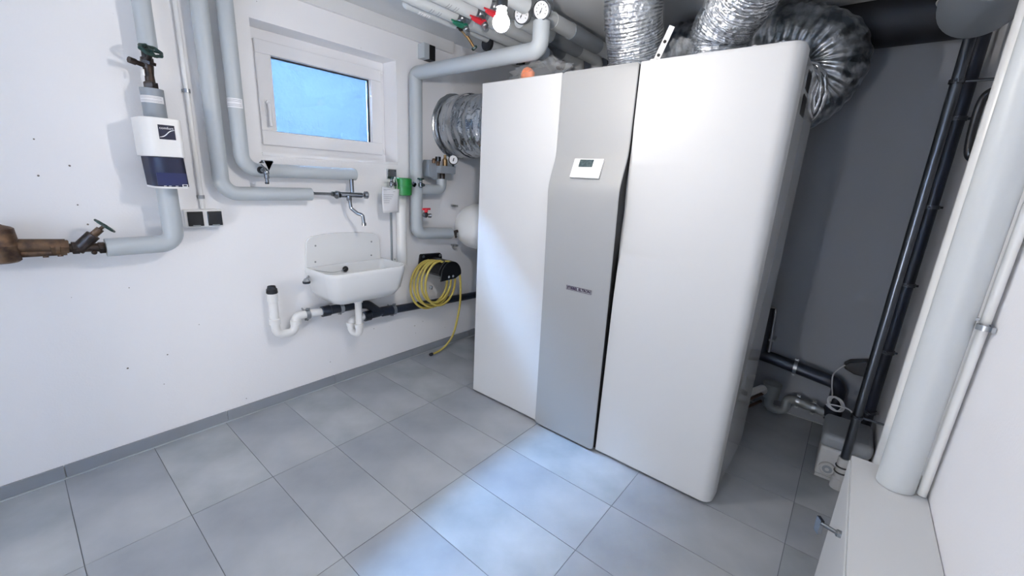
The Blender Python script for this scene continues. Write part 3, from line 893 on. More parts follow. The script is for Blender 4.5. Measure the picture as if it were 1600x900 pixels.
for k, (w0, w1) in enumerate([(.05, .45), (.62, .95), (.05, .9), (.05, .8), (.05, .86), (.05, .4), (.05, .7)]):
    z = 1.222-.012*k-(0 if k < 2 else .006)
    g.box(-.247+.118*w0, -.247+.118*w1, .5655, .567, z-.001, z+.001)
g.part('print_lines', 'print', t, stuff=True)
MB().tube(spline([(-.17, .578, 1.225), (-.165, .570, 1.262), (-.150, .578, 1.300), (-.135, .580, 1.26), (-.140, .575, 1.225)], 6), .002, 6).part('cable_tie', 'white', t)

# ------------------------------------------------------------ grey insulated loop right of the window
t = thing('insulated_pipe', 'grey insulated pipe loop right of the window, from ceiling elbow down to the vessel', 'pipe', (.045, .62, .93))
lp = fillet([(.045, -.335, 2.05), (.045, -.335, 1.930), (.045, .62, 1.928), (.045, .62, .933), (.335, .60, .918)], [0, .045, .03, .05, 0], 10)
MB().tube(lp, lambda l, i: .0405, 28).part('insulation', 'insul', t)
g = MB().tube(fillet([(.06, .61, 1.226), (.252, .61, 1.226), (.252, .61, 1.300)], .04, 8), .035, 24)
g.part('branch_insulation', 'insul', t)
g = MB().lathe((.073, .575, 1.062), Y*-1, [(0, .010), (.004, .018), (.022, .018), (.026, .010)], 14)
g.lathe((.098, .565, 1.056), (1, -.6, 0), [(0, .014), (.02, .015), (.024, .010)], 12)
dv = g.part('drain_valve', 'chrome', t)
g = MB().box(.040, .105, .545, .556, 1.094, 1.108); g.cyl((.070, .55, 1.08), (.070, .55, 1.10), .012, n=12)
g.part('valve_lever', 'red', dv, bevel=.003, label='red lever')
t = thing('safety_group', 'brass safety group with pressure gauge in a grey insulating block', 'safety valve', (.25, .60, 1.33))
g = MB().box(.19, .325, .545, .620, 1.337, 1.387)
g.prism([(.125, 1.31), (.17, 1.295), (.2, 1.295), (.2, 1.385), (.165, 1.42), (.13, 1.42), (.118, 1.385)], (0, .585, 0), X, Z, Y, .07)
g.part('insulating_block', 'insuld', t, bevel=.004)
MB().cyl((.252, .60, 1.30), (.252, .60, 1.34), .018, n=14).part('connector', 'dbronze', t)
g = MB().lathe((.262, .585, 1.385), Z, [(0, .013), (.004, .017), (.045, .017), (.05, .012), (.06, .009), (.075, .009)], 16)
g.part('air_vent', 'brassn', t)
g = MB().lathe((.192, .575, 1.385), Z, [(0, .010), (.018, .013), (.03, .012)], 14)
g.lathe((.155, .575, 1.40), Z, [(0, .012), (.02, .012), (.03, .008)], 12)
g.part('safety_valve', 'brass', t)
MB().lathe((.192, .575, 1.414), Z, [(0, .014), (.003, .019), (.028, .019), (.03, .015)], 14).part('valve_cap', 'black', t)
gd = Vector((-.55, -.85, .08)).normalized()
gp = Vector((.315, .560, 1.432))
g = MB().lathe(gp-gd*.012, gd, [(0, .030), (.004, .033), (.018, .033), (.020, .030), (.018, .028)], 26)
g.cyl(gp-gd*.004-Z*.03, gp-gd*.004-Z*.05, .007, n=8)
pg = g.part('pressure_gauge', 'black', t, label='round pressure gauge')
MB().cyl(gp, gp+gd*.0065, .0285, n=26).part('dial', 'dial', pg)
def needle(parent, c, d, L_, ang):
    u, w = arb(d); e = u*math.cos(ang)+w*math.sin(ang); f = d.cross(e)
    MB().add([c-e*L_*.35+f*L_*.16, c-e*L_*.35-f*L_*.16, c+e*L_, c+d*.001], [(0, 1, 2)]).part('needle', 'black', parent)
MB().obox(gp+gd*.0075, gd.cross(Z), gd, Vector((.3, 0, 1)), .0035, .0006, .012).part('needle', 'black', pg, smooth=0)

# expansion vessel
t = thing('expansion_vessel', 'round white expansion vessel on the wall beside the cabinet', 'pressure vessel', (.50, .45, .96))
g = MB().lathe((.372, .52, .965), X, [(0, .0), (.003, .04), (.018, .085), (.045, .125), (.085, .152), (.135, .165), (.145, .168), (.15, .165), (.30, .165), (.36, .14), (.40, .08), (.41, .0)], 40, False)
g.part('tank', 'pvcw', t, smooth=60)
for y, z in ((.655, 1.11), (.645, .815)):
    g = MB().obox((.42, y, z), X, Y, Z, .010, .028, .007)
    g.lathe((.405, y, z), (-1, 0, 0), [(0, .008), (.008, .008)], 6)
    g.part('mounting_lug', 'steel', t)
g = MB(); hexnut(g, (.336, .600, .919), (.352, .594, .922), .016)
g.tube([(.345, .596, .921), (.405, .565, .940)], .011, 12)
g.lathe((.365, .578, .900), Z, [(0, .010), (.03, .010)], 12)
g.sphere((.365, .572, .893), .010, 10)
g.part('cap_valve', 'dbronze', t)

# ------------------------------------------------------------ yellow hose on its reel holder
t = thing('hose_holder', 'black wall holder with a curved saddle for the hose', 'hose holder', (.24, .6, .66))
g = MB().prism([(.128, .772), (.300, .764), (.316, .752), (.335, .622), (.10, .655), (.118, .765)], (0, .672, 0), X, Z, Y, .017)
g.part('back_plate', 'black', t, bevel=.003)
arc = [(.095*math.cos(math.radians(a)), .095*math.sin(math.radians(a))) for a in range(-5, 186, 12)]
inn = [(.070*math.cos(math.radians(a)), .060*math.sin(math.radians(a))-.01) for a in range(185, -6, -12)]
g = MB().prism([(x+.235, z+.645) for x, z in arc+inn], (0, .500, 0), X, Z, Y, .172)
g.part('saddle', 'black', t, bevel=.002)
g = MB().prism([(x*1.0+.250, z*1.0+.640) for x, z in arc]+[(.15, .60), (.29, .605)], (0, .488, 0), X, Z, Y, .010)
g.part('front_flange', 'black', t, bevel=.002)
for x, z in ((.145, .752), (.298, .745)):
    MB().lathe((x, .672, z), (0,-1,0), [(0, .011), (.003, .010), (.005, .004)], 12).part('screw', 'steel', t)
for x in (.225, .265):
    MB().lathe((x, .488, .625), (0,-1,0), [(0, .009), (.002, .008)], 12).part('screw', 'insul', t)
t = thing('garden_hose', 'yellow garden hose coiled over the black holder, loose end on the floor', 'hose', (.25, .58, .02))
pts = []
cx0, cz0 = .185, .60
for k in range(5):
    Rx = (.160, .148, .150, .132, .134)[k]; Rz = (.175, .160, .168, .150, .162)[k]; cx0 = (.125, .128, .146, .150, .172)[k]
    yy = .592-.017*k
    xo = 0
    cz_ = .742-Rz*.0-Rz+.0
    for a in range(0, 360, 15):
        aa = math.radians(90+a)
        pts.append((cx0+xo+Rx*math.cos(aa), yy-.017*a/360, cz_+Rz*math.sin(aa)))
pts.append((.26, .505, .725)); pts.append((.33, .505, .67)); pts.append((.36, .51, .55)); pts.append((.37, .52, .40)); pts.append((.36, .54, .25))
pts.append((.35, .575, .12)); pts.append((.29, .59, .045)); pts.append((.22, .60, .014)); pts.append((.165, .60, .0105))
MB().tube(spline(pts, 3), .0080, 10).part('hose', 'hose', t)
MB().lathe((.172, .60, .0115), (-1, 0, .02), [(0, .0095), (.004, .0115), (.024, .0115), (.028, .009)], 14).part('hose_end', 'rubber', t, label='black hose connector')
g = MB().lathe((.070, .500, .56), (.1, -.2, 1), [(0, .011), (.018, .012), (.022, .009)], 12)
g.part('hose_clip', 'steel', t)

# ------------------------------------------------------------ foil duct on the window wall
t = thing('foil_duct', 'fat insulated foil duct from the window wall into the back of the cabinet', 'duct', (.46, .4, 1.66))
dcx, dcz, dR = .455, 1.665, .205
path = spline([(dcx, .672, dcz), (dcx, .60, dcz), (dcx, .45, dcz-.005), (dcx+.01, .25, dcz-.01), (dcx+.02, .04, dcz-.02)], 20)
def rf(l, i): return dR*(1+.012*math.sin(l*95)+.01*math.sin(l*41+1))*(0.94 if l < .03 else 1)
g = MB().tube(path, rf, 64)
for i, v in enumerate(g.v):
    n_ = noise.noise(v*9); n2_ = noise.noise(Vector((v.x*30+5, v.y*11, v.z*22)))
    c = Vector((dcx, v.y, dcz)); g.v[i] = c+(v-c)*(1+.03*n_+.022*n2_)
g.part('duct_skin', 'foils', t, smooth=70)
g = MB().lathe((dcx, .689, dcz), (0, -1, 0), [(0, dR+.018), (.006, dR+.014), (.010, dR-.004), (.03, dR-.002)], 60, False)
for i, v in enumerate(g.v):
    c = Vector((dcx, v.y, dcz)); g.v[i] = c+(v-c)*(1+.02*noise.noise(v*22))
g.part('tape_flange', 'tape', t, smooth=60, label='aluminium tape collar at the wall')
g = MB().lathe((dcx, .56, dcz), (0, -1, 0), [(0, dR+.005), (.001, dR+.0075), (.040, dR+.0075), (.041, dR+.005)], 60, False)
g.part('tape_band', 'tape', t, smooth=60)
# small mounting rail end above the loop
t = thing('rail_end', 'cut end of a grey mounting rail with black mouth beneath the ceiling band', 'rail', (.16, .62, 2.03))
g = MB().box(.126, .129, .62, WA, 2.035, 2.118); g.box(.126, .205, .62, .623, 2.035, 2.118)
MB().box(.118, .158, .625, WA, 2.035, 2.12).part('rail', 'insul', t)
MB().box(.158, .21, .630, WA, 2.035, 2.12).part('rail_mouth', 'darkgap', t, label='black open end')

# ------------------------------------------------------------ ceiling pipes
CZ = 2.105
def ceil_pipe(label, y, runs, R, m='insull', elbow=None):
    t = thing('insulated_pipe', label, 'pipe', ((runs[0][0]+runs[0][1])/2, y, CZ), 'insulated pipes under the ceiling')
    for i, (x0, x1) in enumerate(runs):
        pth = [(x0, y, CZ), (x1, y, CZ)]
        if elbow and i == len(runs)-1: pth = fillet([(x0, y, CZ), (elbow, y, CZ), (elbow, y, 1.80)], .05, 8)
        MB().tube(pth, R, 26).part('insulation', m, t)
    del t['group']
    return t
def ball_valve(t, x, y, lever, R=.017, zoff=-.0):
    g = MB().cyl((x-.05, y, CZ), (x+.05, y, CZ), R*.85, n=16)
    hexnut(g, (x-.045, y, CZ), (x-.028, y, CZ), R*1.25); hexnut(g, (x+.028, y, CZ), (x+.045, y, CZ), R*1.25)
    g.sphere((x, y, CZ), R*1.35, 16)
    d = Vector((0, -.5, -.86)); o = Vector((x, y, CZ))
    g.lathe(o+d*.01, d, [(0, .014), (.030, .014), (.034, .017), (.062, .017), (.066, .013), (.084, .012)], 16)
    vb = g.part('ball_valve', 'steel', t)
    u = Vector((-1, 0, 0)); w = u.cross(d)
    g = MB().prism([(.0, -.015), (.03, -.013), (.07, -.006), (.095, -.004), (.095, .004), (.07, .006), (.03, .013), (0, .015)], o+d*.048, u, d, w, .006)
    g.prism([(.0, -.013), (.05, -.012), (.085, -.006), (.085, .006), (.05, .012), (0, .013)], o+d*.052, u, w, d, .008)
    g.lathe(o+d*.046, d, [(0, .018), (.014, .018)], 16)
    g.part('valve_lever', lever, vb, bevel=.002, label={'red': 'red lever', 'greenl': 'green lever'}[lever])
p1 = ceil_pipe('thin insulated ceiling pipe nearest the window, with brass drain cock', .188, [(-.335, -.03), (.065, .22)], .023)
MB().sphere((-.335, .188, CZ), .023, 16).part('end_cap', 'insull', p1)
g = MB().cyl((-.04, .188, CZ), (.07, .188, CZ), .013, n=14); g.sphere((.02, .188, CZ), .021, 14)
vb = g.part('drain_valve', 'dbronze', p1)
g = MB().tube([(.02, .19, CZ-.01), (.055, .17, CZ-.045), (.085, .155, CZ-.085)], lambda l, i: .010-.03*l, 12)
g.part('spindle', 'brassn', vb)
g = MB(); g.lathe((.083, .156, CZ-.083), (.45, -.25, -.55), [(0, .010), (.003, .018), (.014, .018), (.017, .010)], 8)
g.part('handle', 'wheel', vb, label='dark green knob')
p2 = ceil_pipe('insulated ceiling pipe with green lever valve', .085, [(-.95, -.13), (-.02, .75)], .038)
ball_valve(p2, -.075, .085, 'greenl')
p3 = ceil_pipe('insulated ceiling pipe with red lever valve left of the bulb', -.035, [(-.95, -.12), (-.01, .60)], .040, elbow=.88)
ball_valve(p3, -.065, -.035, 'red')
p4 = ceil_pipe('insulated ceiling pipe with red lever valve and the left round thermometer', -.155, [(-.95, -.15), (.10, .60)], .037, elbow=.92)
ball_valve(p4, -.095, -.155, 'red')
p5 = ceil_pipe('insulated ceiling pipe behind the right round thermometer', -.290, [(-.95, -.03), (.10, .60)], .037, elbow=.96)
for p, (x, y, z), nm in ((p4, (.008, -.245, 2.085), 'left'), (p5, (.012, -.357, 2.085), 'right')):
    gd = Vector((-.90, -.25, -.30)).normalized()
    c = Vector((x, y, z))
    g = MB().lathe(c-gd*.03, gd, [(0, .034), (.004, .038), (.034, .041), (.037, .042), (.040, .039), (.037, .037)], 30)
    g.lathe(c-gd*.07, gd, [(0, .012), (.045, .013)], 14)
    tg = g.part('thermometer', 'steel', p, label='round dial thermometer')
    MB().lathe(c, gd, [(0, .038), (.0105, .0395), (.0112, .037), (.0108, .036)], 30, False).part('bezel', 'black', tg)
    MB().cyl(c+gd*.004, c+gd*.0085, .0362, n=30).part('dial', 'dial', tg)
    v = (Z-gd*Z.dot(gd)).normalized(); u = gd.cross(v)
    g = MB().obox(c+gd*.0095-v*.003+u*.002, (v*.8-u*.45), gd, v.cross(gd), .013, .0005, .0015)
    g.obox(c+gd*.0095-v*.006+u*.004, (v*.8-u*.45), gd, v.cross(gd), .004, .0006, .003)
    for k in range(9):
        a = math.radians(-40+k*32.5)
        e = u*math.cos(a)+v*math.sin(a)
        g.obox(c+gd*.0088+e*.024, e, gd, e.cross(gd), .003, .0004, .0012)
    g.part('scale_marks', 'black', tg, stuff=True, smooth=0)
label_on(p1, (-.235, .188, CZ), X, (-.3, -.3, -1), .023, .035, .5)
label_on(p2, (-.25, .085, CZ), X, (-.3, -.3, -1), .038, .045, .5)
label_on(p3, (-.25, -.035, CZ), X, (-.3, -.3, -1), .040, .045, .5)
# darker sleeves further along the rear pipes
for p, y in ((p3, -.035), (p4, -.155), (p5, -.290)):
    MB().cyl((.36, y, CZ), (.66, y, CZ), .0415, n=26).part('sleeve', 'insuld', p, label='darker grey sleeve')
MB().tube([(.19, -.290, H), (.19, -.290, CZ+.03)], .001, 6).part('hanger_wire', 'steel', p5)
MB().torus((.19, -.290, CZ), X, .0385, .0012, 30, 6).part('hanger_loop', 'white', p5)
t = thing('pipe_bracket', 'pale round pipe end with dark rubber ring behind the bulb', 'pipe', (.27, .21, CZ))
MB().lathe((.235, .205, CZ-.02), (1, 0, 0), [(0, .028), (.002, .040), (.02, .040), (.022, .030)], 26).part('rubber_ring', 'rubber', t)
MB().cyl((.25, .205, CZ-.02), (.40, .205, CZ-.02), .032, n=24).part('pipe', 'insull', t)
t = thing('pump_fitting', 'dark fitting with red cap under the end of the grey loop', 'fitting', (.42, .0, 1.98))
g = MB().lathe((.30, -.17, 2.0), (1, .35, -.1), [(0, .035), (.05, .04), (.08, .035), (.2, .03)], 18)
g.part('body', 'insuld', t)
MB().lathe((.42, -.19, 1.965), (0, -1, -.2), [(0, .026), (.03, .026)], 16).part('red_cap', mat('dark_red', '#240a10', .5), t)  # red darkened in its base colour to stand for shade
g = MB().torus((.30, .02, 1.985), (0, 1, 0), .018, .004, 18, 8); g.box(.30, .34, -.01, .03, 1.97, 2.01); g.box(.27, .33, 0, .02, 2.0, 2.05)
tag(g.part('black_clip', 'black', None, loc=(.30, .02, 1.98)), 'small black clip hanging above the plastic bag', 'clip')

# bulb in its black holder
BC = Vector((-.722, -.768, 1.757))
t = thing('light_bulb', 'lit bare light bulb in a black holder hanging in front of the pipes', 'light bulb', tuple(BC))
pr = []
for i in range(15):
    a = PI*i/18
    pr.append((-.024*math.cos(a), .024*math.sin(a)))
pr += [(.026, .0145), (.032, .0125), (.036, .012)]
gl_ = MB().lathe(BC, Z, pr, 28, False).part('glass_bulb', 'bulbglass', t, smooth=80)
MB().lathe(BC+Z*.035, Z, [(0, .012), (.003, .0165), (.050, .0175), (.070, .013), (.082, .004)], 22).part('lamp_holder', 'black', t)
MB().cyl(BC+Z*.118, (BC.x, BC.y, H), .0035, n=8).part('cord', 'black', t)
MB().lathe((BC.x, BC.y, H), (0, 0, -1), [(0, .03), (.012, .028), (.022, .012)], 20).part('ceiling_rose', 'white', t)
t = thing('hallway_lamp', 'lit globe lamp on a short foot in the hallway outside the door', 'lamp', (-3.85, -1.02, 0))
MB().sphere((-3.85, -1.02, .56), .085, 32).part('lamp_globe', 'hallglass', t)
MB().lathe((-3.85, -1.02, 0), Z, [(0, .12), (.015, .12), (.02, .02), (.47, .018), (.48, .05)], 24).part('lamp_foot', 'black', t)
# ------------------------------------------------------------ flexible foil ducts
def corr(path, R, pitch, amp, step=.0035):
    """resample a path finely and return (points, radius function) for a corrugated hose"""
    P = [Vector(p) for p in path]; out = [P[0]]; acc = 0
    for i in range(1, len(P)):
        d = P[i]-P[i-1]; L_ = d.length; s_ = step-acc
        while s_ < L_: out.append(P[i-1]+d*(s_/L_)); s_ += step
        acc = L_-(s_-step)
    return out, (lambda l, i: R*(1+amp*math.sin(2*PI*l/pitch)+amp*.7*noise.noise(Vector((l*30, R, 2)))))
def flex(name, label, path, R, m, pitch=.012, amp=.02, crum=.02, sc=30, step=.0035, n=72, **k):
    t = thing(name, label, 'duct', tuple(path[0]))
    p, rr = corr(spline(path, 10), R, pitch, amp, step)
    g = MB().tube(p, rr, n)
    # crumple along the local radius
    for i in range(len(p)):
        c = p[i]
        for j in range(n):
            q = g.v[i*n+j]
            g.v[i*n+j] = c+(q-c)*(1+crum*noise.noise(q*sc)+crum*.7*noise.noise(q*sc*2.7))
    g.part('duct_skin', m, t, smooth=80)
    return t
d1 = flex('flexible_duct', 'crinkled silver flexible duct rising from the cabinet top behind the centre panel',
     [(.24, -.745, 1.80), (.24, -.745, 1.87), (.20, -.745, 1.95), (.14, -.75, 2.05), (.11, -.76, 2.19)], .122, 'foil')
d2 = flex('flexible_duct', 'crinkled silver flexible duct bending right above the right cabinet door',
     [(.28, -1.075, 1.80), (.27, -1.08, 1.87), (.24, -1.10, 1.95), (.16, -1.18, 2.02), (.02, -1.27, 2.07), (-.15, -1.34, 2.08), (-.5, -1.4, 2.08)], .115, 'foil')
for d_, (x, y) in ((d1, (.24, -.745)), (d2, (.28, -1.075))):
    g = MB()
    for k in range(3): g.torus((x, y, 1.808+.022*k), (random.uniform(-.05, .05), random.uniform(-.05, .05), 1), .124-.003*k, .008, 60, 8)
    for i, v in enumerate(g.v): g.v[i] = v+Vector((noise.noise(v*40), noise.noise(v*41+X), noise.noise(v*39+Y)))*.006
    g.part('tape_collar', 'tape', d_, smooth=60, label='crumpled aluminium tape collar')
d3 = flex('insulated_duct', 'fat dark foil insulated duct looping down behind the right end of the cabinet',
     [(.61, -1.25, 1.72), (.69, -1.30, 1.72), (.765, -1.39, 1.775), (.78, -1.445, 1.89), (.77, -1.40, 1.985), (.77, -1.25, 2.04), (.77, -1.0, 2.045), (.77, -.7, 2.045)], .134, 'foild', pitch=.034, amp=.022, crum=.035, sc=13, step=.005)
g = MB()
for k in range(4): g.torus((.625+.02*k, -1.29-.012*k, 1.742+.004*k), (1, -.5, .1), .136+.003*k, .009, 50, 8)
for i, v in enumerate(g.v): g.v[i] = v+Vector((noise.noise(v*30), noise.noise(v*31+X), noise.noise(v*29+Y)))*.012
g.part('tape_collar', 'tape', d3, smooth=60)
t = thing('insulated_duct', 'black insulated duct under the ceiling along the back wall', 'duct', (1.06, -1.7, 2.1))
MB().cyl((1.075, -1.94, 2.14), (1.075, -.2, 2.14), .118, n=36).part('insulation', 'rubber', t)
# grey elbow upper right
t = thing('duct_elbow', 'fat grey plastic duct elbow under the ceiling at the upper right', 'duct', (.35, -1.83, 1.9))
g = MB().tube(fillet([(.47, -1.838, H), (.47, -1.838, 1.955), (.02, -1.838, 1.945)], .10, 12), .104, 40)
g.part('elbow', 'greyabs', t, smooth=60)
MB().torus((.47, -1.838, 1.995), Z, .1055, .0035, 48, 8).part('rim', 'insull', t, label='pale seam ring')

# ------------------------------------------------------------ things on top of the cabinet
def blob(c, r, sc, amp, seed, n=20):
    g = MB().sphere(c, 1.0, n)
    c = Vector(c)
    for i, v in enumerate(g.v):
        d = (v-c)
        k = 1+amp*noise.noise(d*sc+Vector((seed, seed, 0)))+amp*.5*noise.noise(d*sc*2.6+Vector((seed, 0, seed)))
        g.v[i] = c+Vector((d.x*r[0], d.y*r[1], d.z*r[2]))*k
    for i, v in enumerate(g.v):
        if v.z < 1.8: g.v[i].z = 1.8
    return g
t = thing('plastic_bag', 'clear plastic bag lying on the cabinet top at left', 'bag', (.16, -.26, 1.80))
blob((.115, -.30, 1.84), (.06, .165, .062), 2.6, .55, 3, 34).part('bag_film', 'bag', t, smooth=20)
g = blob((.09, -.232, 1.838), (.028, .038, .038), 2, .15, 8, 20)
tag(g.part('orange_foam', 'orange', None, loc=(.14, -.235, 1.80)), 'orange foam piece inside the clear bag', 'foam')
g = MB().box(.09, .14, -.40, -.32, 1.80, 1.835)
tag(g.part('rubber_parts', 'rubber', None, loc=(.16, -.35, 1.80), bevel=.008), 'dark small part inside the right half of the bag', 'part')
t = thing('perforated_strap', 'white perforated metal strap standing on the cabinet top between the ducts', 'bracket', (.10, -.90, 1.80))
a0 = Vector((.11, -.886, 1.812)); a1 = Vector((.10, -.947, 1.948)); dv_ = (a1-a0).normalized()
nv = Vector((-.9, -.2, -.05)).normalized(); wv = dv_.cross(nv).normalized()
MB().obox((a0+a1)/2, dv_, wv, nv, (a1-a0).length/2, .0115, .0012).part('strap', 'pvcw', t, smooth=0)
for q in (.28, .62):
    c = a0+(a1-a0)*q
    MB().cyl(c-nv*.0018, c+nv*.0018, .0068, n=16).part('hole', 'darkgap', t)
MB().box(.10, .125, -.900, -.872, 1.80, 1.838).part('foot', 'pvcw', t, bevel=.002)
t = thing('foil_offcut', 'crumpled plastic film between the two flexible ducts on the cabinet top', 'film', (.17, -.98, 1.8))
blob((.20, -.965, 1.845), (.05, .075, .075), 2.4, .6, 11, 26).part('film', 'bag', t, smooth=15)
g = blob((.12, -1.335, 1.812), (.02, .032, .020), 2.4, .8, 5, 22)
tag(g.part('foil_scrap', 'tape', None, loc=(.12, -1.335, 1.80)), 'crumpled scrap of foil tape near the right cabinet corner', 'foil scrap')
g = MB().sphere((.06, -1.27, 1.812), .013, 14)
g.part('cable_gland', 'pvcw', cab)

# ------------------------------------------------------------ behind the cabinet, back wall
BX = 1.12
t = thing('drain_pipe', 'black drain pipe on the back wall, turning down at its right end', 'drain pipe', (BX, -1.6, .3))
MB().tube(fillet([(BX, -1.15, .375), (BX, -1.44, .350), (BX, -1.785, .300), (BX, -1.785, .08)], [0, .1, .05, 0], 8), .036, 24).part('pipe', 'blackpipe', t)
MB().tube([(BX, -1.375, .66), (BX, -1.375, .36)], .03, 20).part('vent_pipe', 'blackpipe', t)
g = MB().lathe((BX, -1.785, .10), Z, [(0, .037), (.003, .043), (.05, .043), (.054, .037)], 22); g.part('socket_collar', 'blackpipe', t)
tag(clamp((BX, -1.565, .333), Y, .037, None, .009, stud=(WB-BX, 0, .0)), 'steel pipe clamp on the black drain pipe of the back wall', 'pipe clamp')
t = thing('overflow_tube', 'thin dark metal tube arching up beside the cabinet at the back wall', 'tube', (BX, -1.41, .45))
MB().tube(fillet([(BX, -1.36, .66), (BX, -1.405, .662), (BX, -1.418, .40), (BX-.01, -1.418, .36)], .03, 8), .0095, 12).part('tube', 'steel', t)
MB().box(BX-.01, WB, -1.435, -1.40, .455, .468).part('bracket', 'steel', t)
t = thing('condensate_trap', 'grey plastic condensate trap with outlet on the back wall floor', 'drain trap', (BX, -1.55, .1))
g = MB().lathe((BX-.04, -1.478, .115), Z, [(0, .030), (.005, .045), (.08, .047), (.085, .05), (.095, .05), (.10, .04)], 22)
g.part('funnel', 'greypvc', t)
g = MB().tube(fillet([(BX-.04, -1.478, .125), (BX-.04, -1.478, .045), (BX-.02, -1.565, .045), (BX-.01, -1.565, .128), (BX, -1.60, .130), (BX, -1.765, .108)], [0, .035, .035, .03, .02, 0], 8), .024, 20)
g.part('trap_bend', 'greypvc', t)
for y, z in ((-1.615, .128), (-1.695, .118)):
    tag(clamp((BX, y, z), Y, .026, None, .009, stud=(WB-BX, 0, 0)), 'steel pipe clamp on the grey condensate outlet, %s' % ('left one' if y > -1.65 else 'right one'), 'pipe clamp')
t = thing('condensate_hose', 'short white hose stub from the cabinet rear into the grey trap', 'hose', (1.0, -1.42, .15))
MB().tube(fillet([(.60, -1.30, .19), (.80, -1.36, .185), (1.02, -1.436, .185), (1.06, -1.45, .15)], .03, 6), .020, 16).part('hose', 'pvcw', t)
for z, lb in ((.135, 'upper'), (.085, 'lower')):
    g = MB().tube(spline([(.60, -1.30, z), (.85, -1.37, z-.003), (1.05, -1.44, z)], 6), .009, 12)
    tag(g.part('copper_pipe', 'copper', None, loc=(.85, -1.37, z)), 'thin copper pipe leaving the cabinet rear, %s of two' % lb, 'pipe')
t = thing('power_plug', 'black flat plug housing on the back wall beside the steel pipe', 'plug', (1.15, -1.84, .42))
MB().prism([(-1.785, .395), (-1.775, .412), (-1.80, .440), (-1.90, .475), (-1.90, .375), (-1.83, .375)], (1.13, 0, 0), Y, Z, X, .07).part('housing', 'black', t, bevel=.006)

# condensate pump
t = thing('condensate_pump', 'grey white condensate pump box on the floor in the back corner', 'pump', (.72, -1.83, 0))
g = MB().box(.60, .84, -1.935, -1.755, .012, .165)
g.part('housing', 'pump', t, bevel=.012, seg=3)
g = MB().box(.592, .85, -1.94, -1.748, .165, .235); g.part('lid', 'pumpl', t, bevel=.022, seg=4, label='darker grey lid')
MB().box(.60, .84, -1.932, -1.760, 0, .014).part('foot', 'pump', t)
c = Vector((.597, -1.800, .058))
MB().lathe(c, (-1, 0, 0), [(-.01, .034), (.010, .034), (.012, .028), (.008, .026), (.008, .010), (.010, .008)], 26).part('outlet_ring', 'pump', t)
MB().cyl(c+X*-.002, c+X*-.009, .020, n=20).part('screw_plug', 'insuld', t, label='dark plug in the ring')
g = MB().lathe((.565, -1.848, .0), Z, [(0, .028), (.05, .028), (.055, .0225), (.16, .0225)], 20)
g.box(.565, .605, -1.862, -1.834, .02, .05)
g.part('outlet_stub', 'pump', t)
for z in (.085, .115): MB().torus((.565, -1.848, z), Z, .0235, .004, 26, 8).part('hose_clip', 'black', t)
t = thing('power_cable', 'thin pale cable hanging in a loose coil over the pump', 'cable', (.95, -1.80, .3))
cp = [(1.12, -1.782, .42), (1.10, -1.762, .40), (1.08, -1.742, .36), (1.06, -1.75, .30), (1.03, -1.760, .26), (1.0, -1.758, .22)]
for k in range(34):
    a = k*.55
    cp.append((.86+.045*math.sin(a)*.6, -1.785+.032*math.cos(a)+.002*k/4, .283+.026*math.sin(a+.4)+.001*(k % 5)))
cp += [(.83, -1.83, .29), (.80, -1.86, .262)]
MB().tube(spline(cp, 4), .0036, 8).part('cable', 'cable', t)

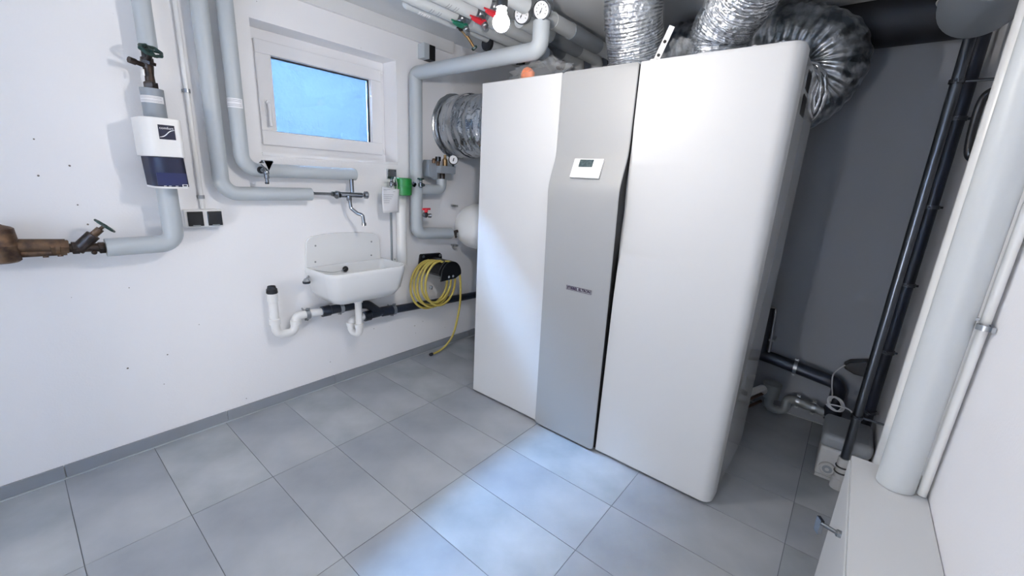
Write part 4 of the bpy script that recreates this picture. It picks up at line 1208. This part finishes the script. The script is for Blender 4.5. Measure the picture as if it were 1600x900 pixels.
# steel pipes in the corner
t = thing('steel_pipe', 'dark steel vertical pipe rising from the condensate pump, nearer one of two', 'pipe', (.565, -1.848, .13))
MB().tube([(.565, -1.848, .13), (.565, -1.848, 2.02)], .0172, 20).part('pipe', 'dsteel', t)
for z in (.375, 1.75): clamp((.565, -1.848, z), Z, .0177, t, .007, stud=(0, -.10, 0), m='dsteel')
t = thing('steel_pipe', 'dark vertical pipe close to the right wall behind the nearer steel pipe', 'pipe', (.9, -1.905, 0))
MB().tube([(.86, -1.905, .0), (.86, -1.905, H)], .026, 20).part('pipe', 'blackpipe', t)
for z in (.30, .62, .95, 1.30, 1.66): clamp((.86, -1.905, z), Z, .0265, t, .008, stud=(0, -.04, 0), m='dsteel')
t = thing('grab_rail', 'short black curved handle on the right wall beside the white pipes', 'handle', (.5, -1.93, 1.6))
MB().tube(spline([(.50, -1.948, 1.47), (.49, -1.925, 1.50), (.50, -1.918, 1.60), (.50, -1.922, 1.68), (.50, -1.948, 1.71)], 6), .012, 12).part('grip', 'black', t)

# white pipes on the right wall and the distribution box below
t = thing('downpipe', 'slim white vertical pipe on the right wall left of the thick one', 'pipe', (.02, -1.90, 0))
MB().cyl((.02, -1.902, 0), (.02, -1.902, H), .026, n=24).part('pipe', 'pvcw', t)
t = thing('insulated_pipe', 'thick pale grey insulated pipe standing on the white wall box', 'pipe', (-.37, -1.88, .6))
MB().tube([(-.352, -1.886, .602), (-.385, -1.880, H)], .039, 32).part('insulation', 'insull', t)
t = thing('conduit', 'thin white conduit with metal clip at the right wall, right of the thick pipe', 'conduit', (-.39, -1.93, .6))
MB().cyl((-.355, -1.937, .602), (-.405, -1.934, H), .0095, n=14).part('tube', 'pvcw', t)
g = MB().lathe((-.388, -1.934, 1.055), Z, [(0, .010), (0, .014), (.012, .014), (.012, .010)], 16, False)
g.box(-.405, -.37, -1.948, -1.942, 1.055, 1.067); g.obox((-.376, -1.912, 1.075), X, Y, Z, .004, .012, .003)
g.part('conduit_clip', 'steel', t)
MB().lathe((-.300, -1.936, .602), Z, [(0, .012), (.018, .012), (.022, .006)], 14).part('end_cap', 'pvcw', t)
t = thing('distribution_box', 'white metal distribution box along the right wall with a latch', 'wall box', (-.7, -1.87, 0))
MB().box(-1.55, -.270, -1.949, -1.796, .0, .600).part('housing', 'whitecab', t, bevel=.002)
dr = MB().box(-1.52, -.285, -1.7965, -1.792, .03, .592).part('box_door', 'whitecab', t, bevel=.002)
g = MB().lathe((-.578, -1.792, .545), (0, 1, 0), [(0, .009), (.008, .009), (.011, .006)], 16)
g.tube([(-.578, -1.784, .545), (-.565, -1.752, .543)], .005, 12)
g.obox((-.560, -1.750, .532), Vector((1, .6, 0)), Vector((-.6, 1, 0)), Z, .009, .004, .020)
g.part('latch', 'chrome', dr, label='chrome latch')
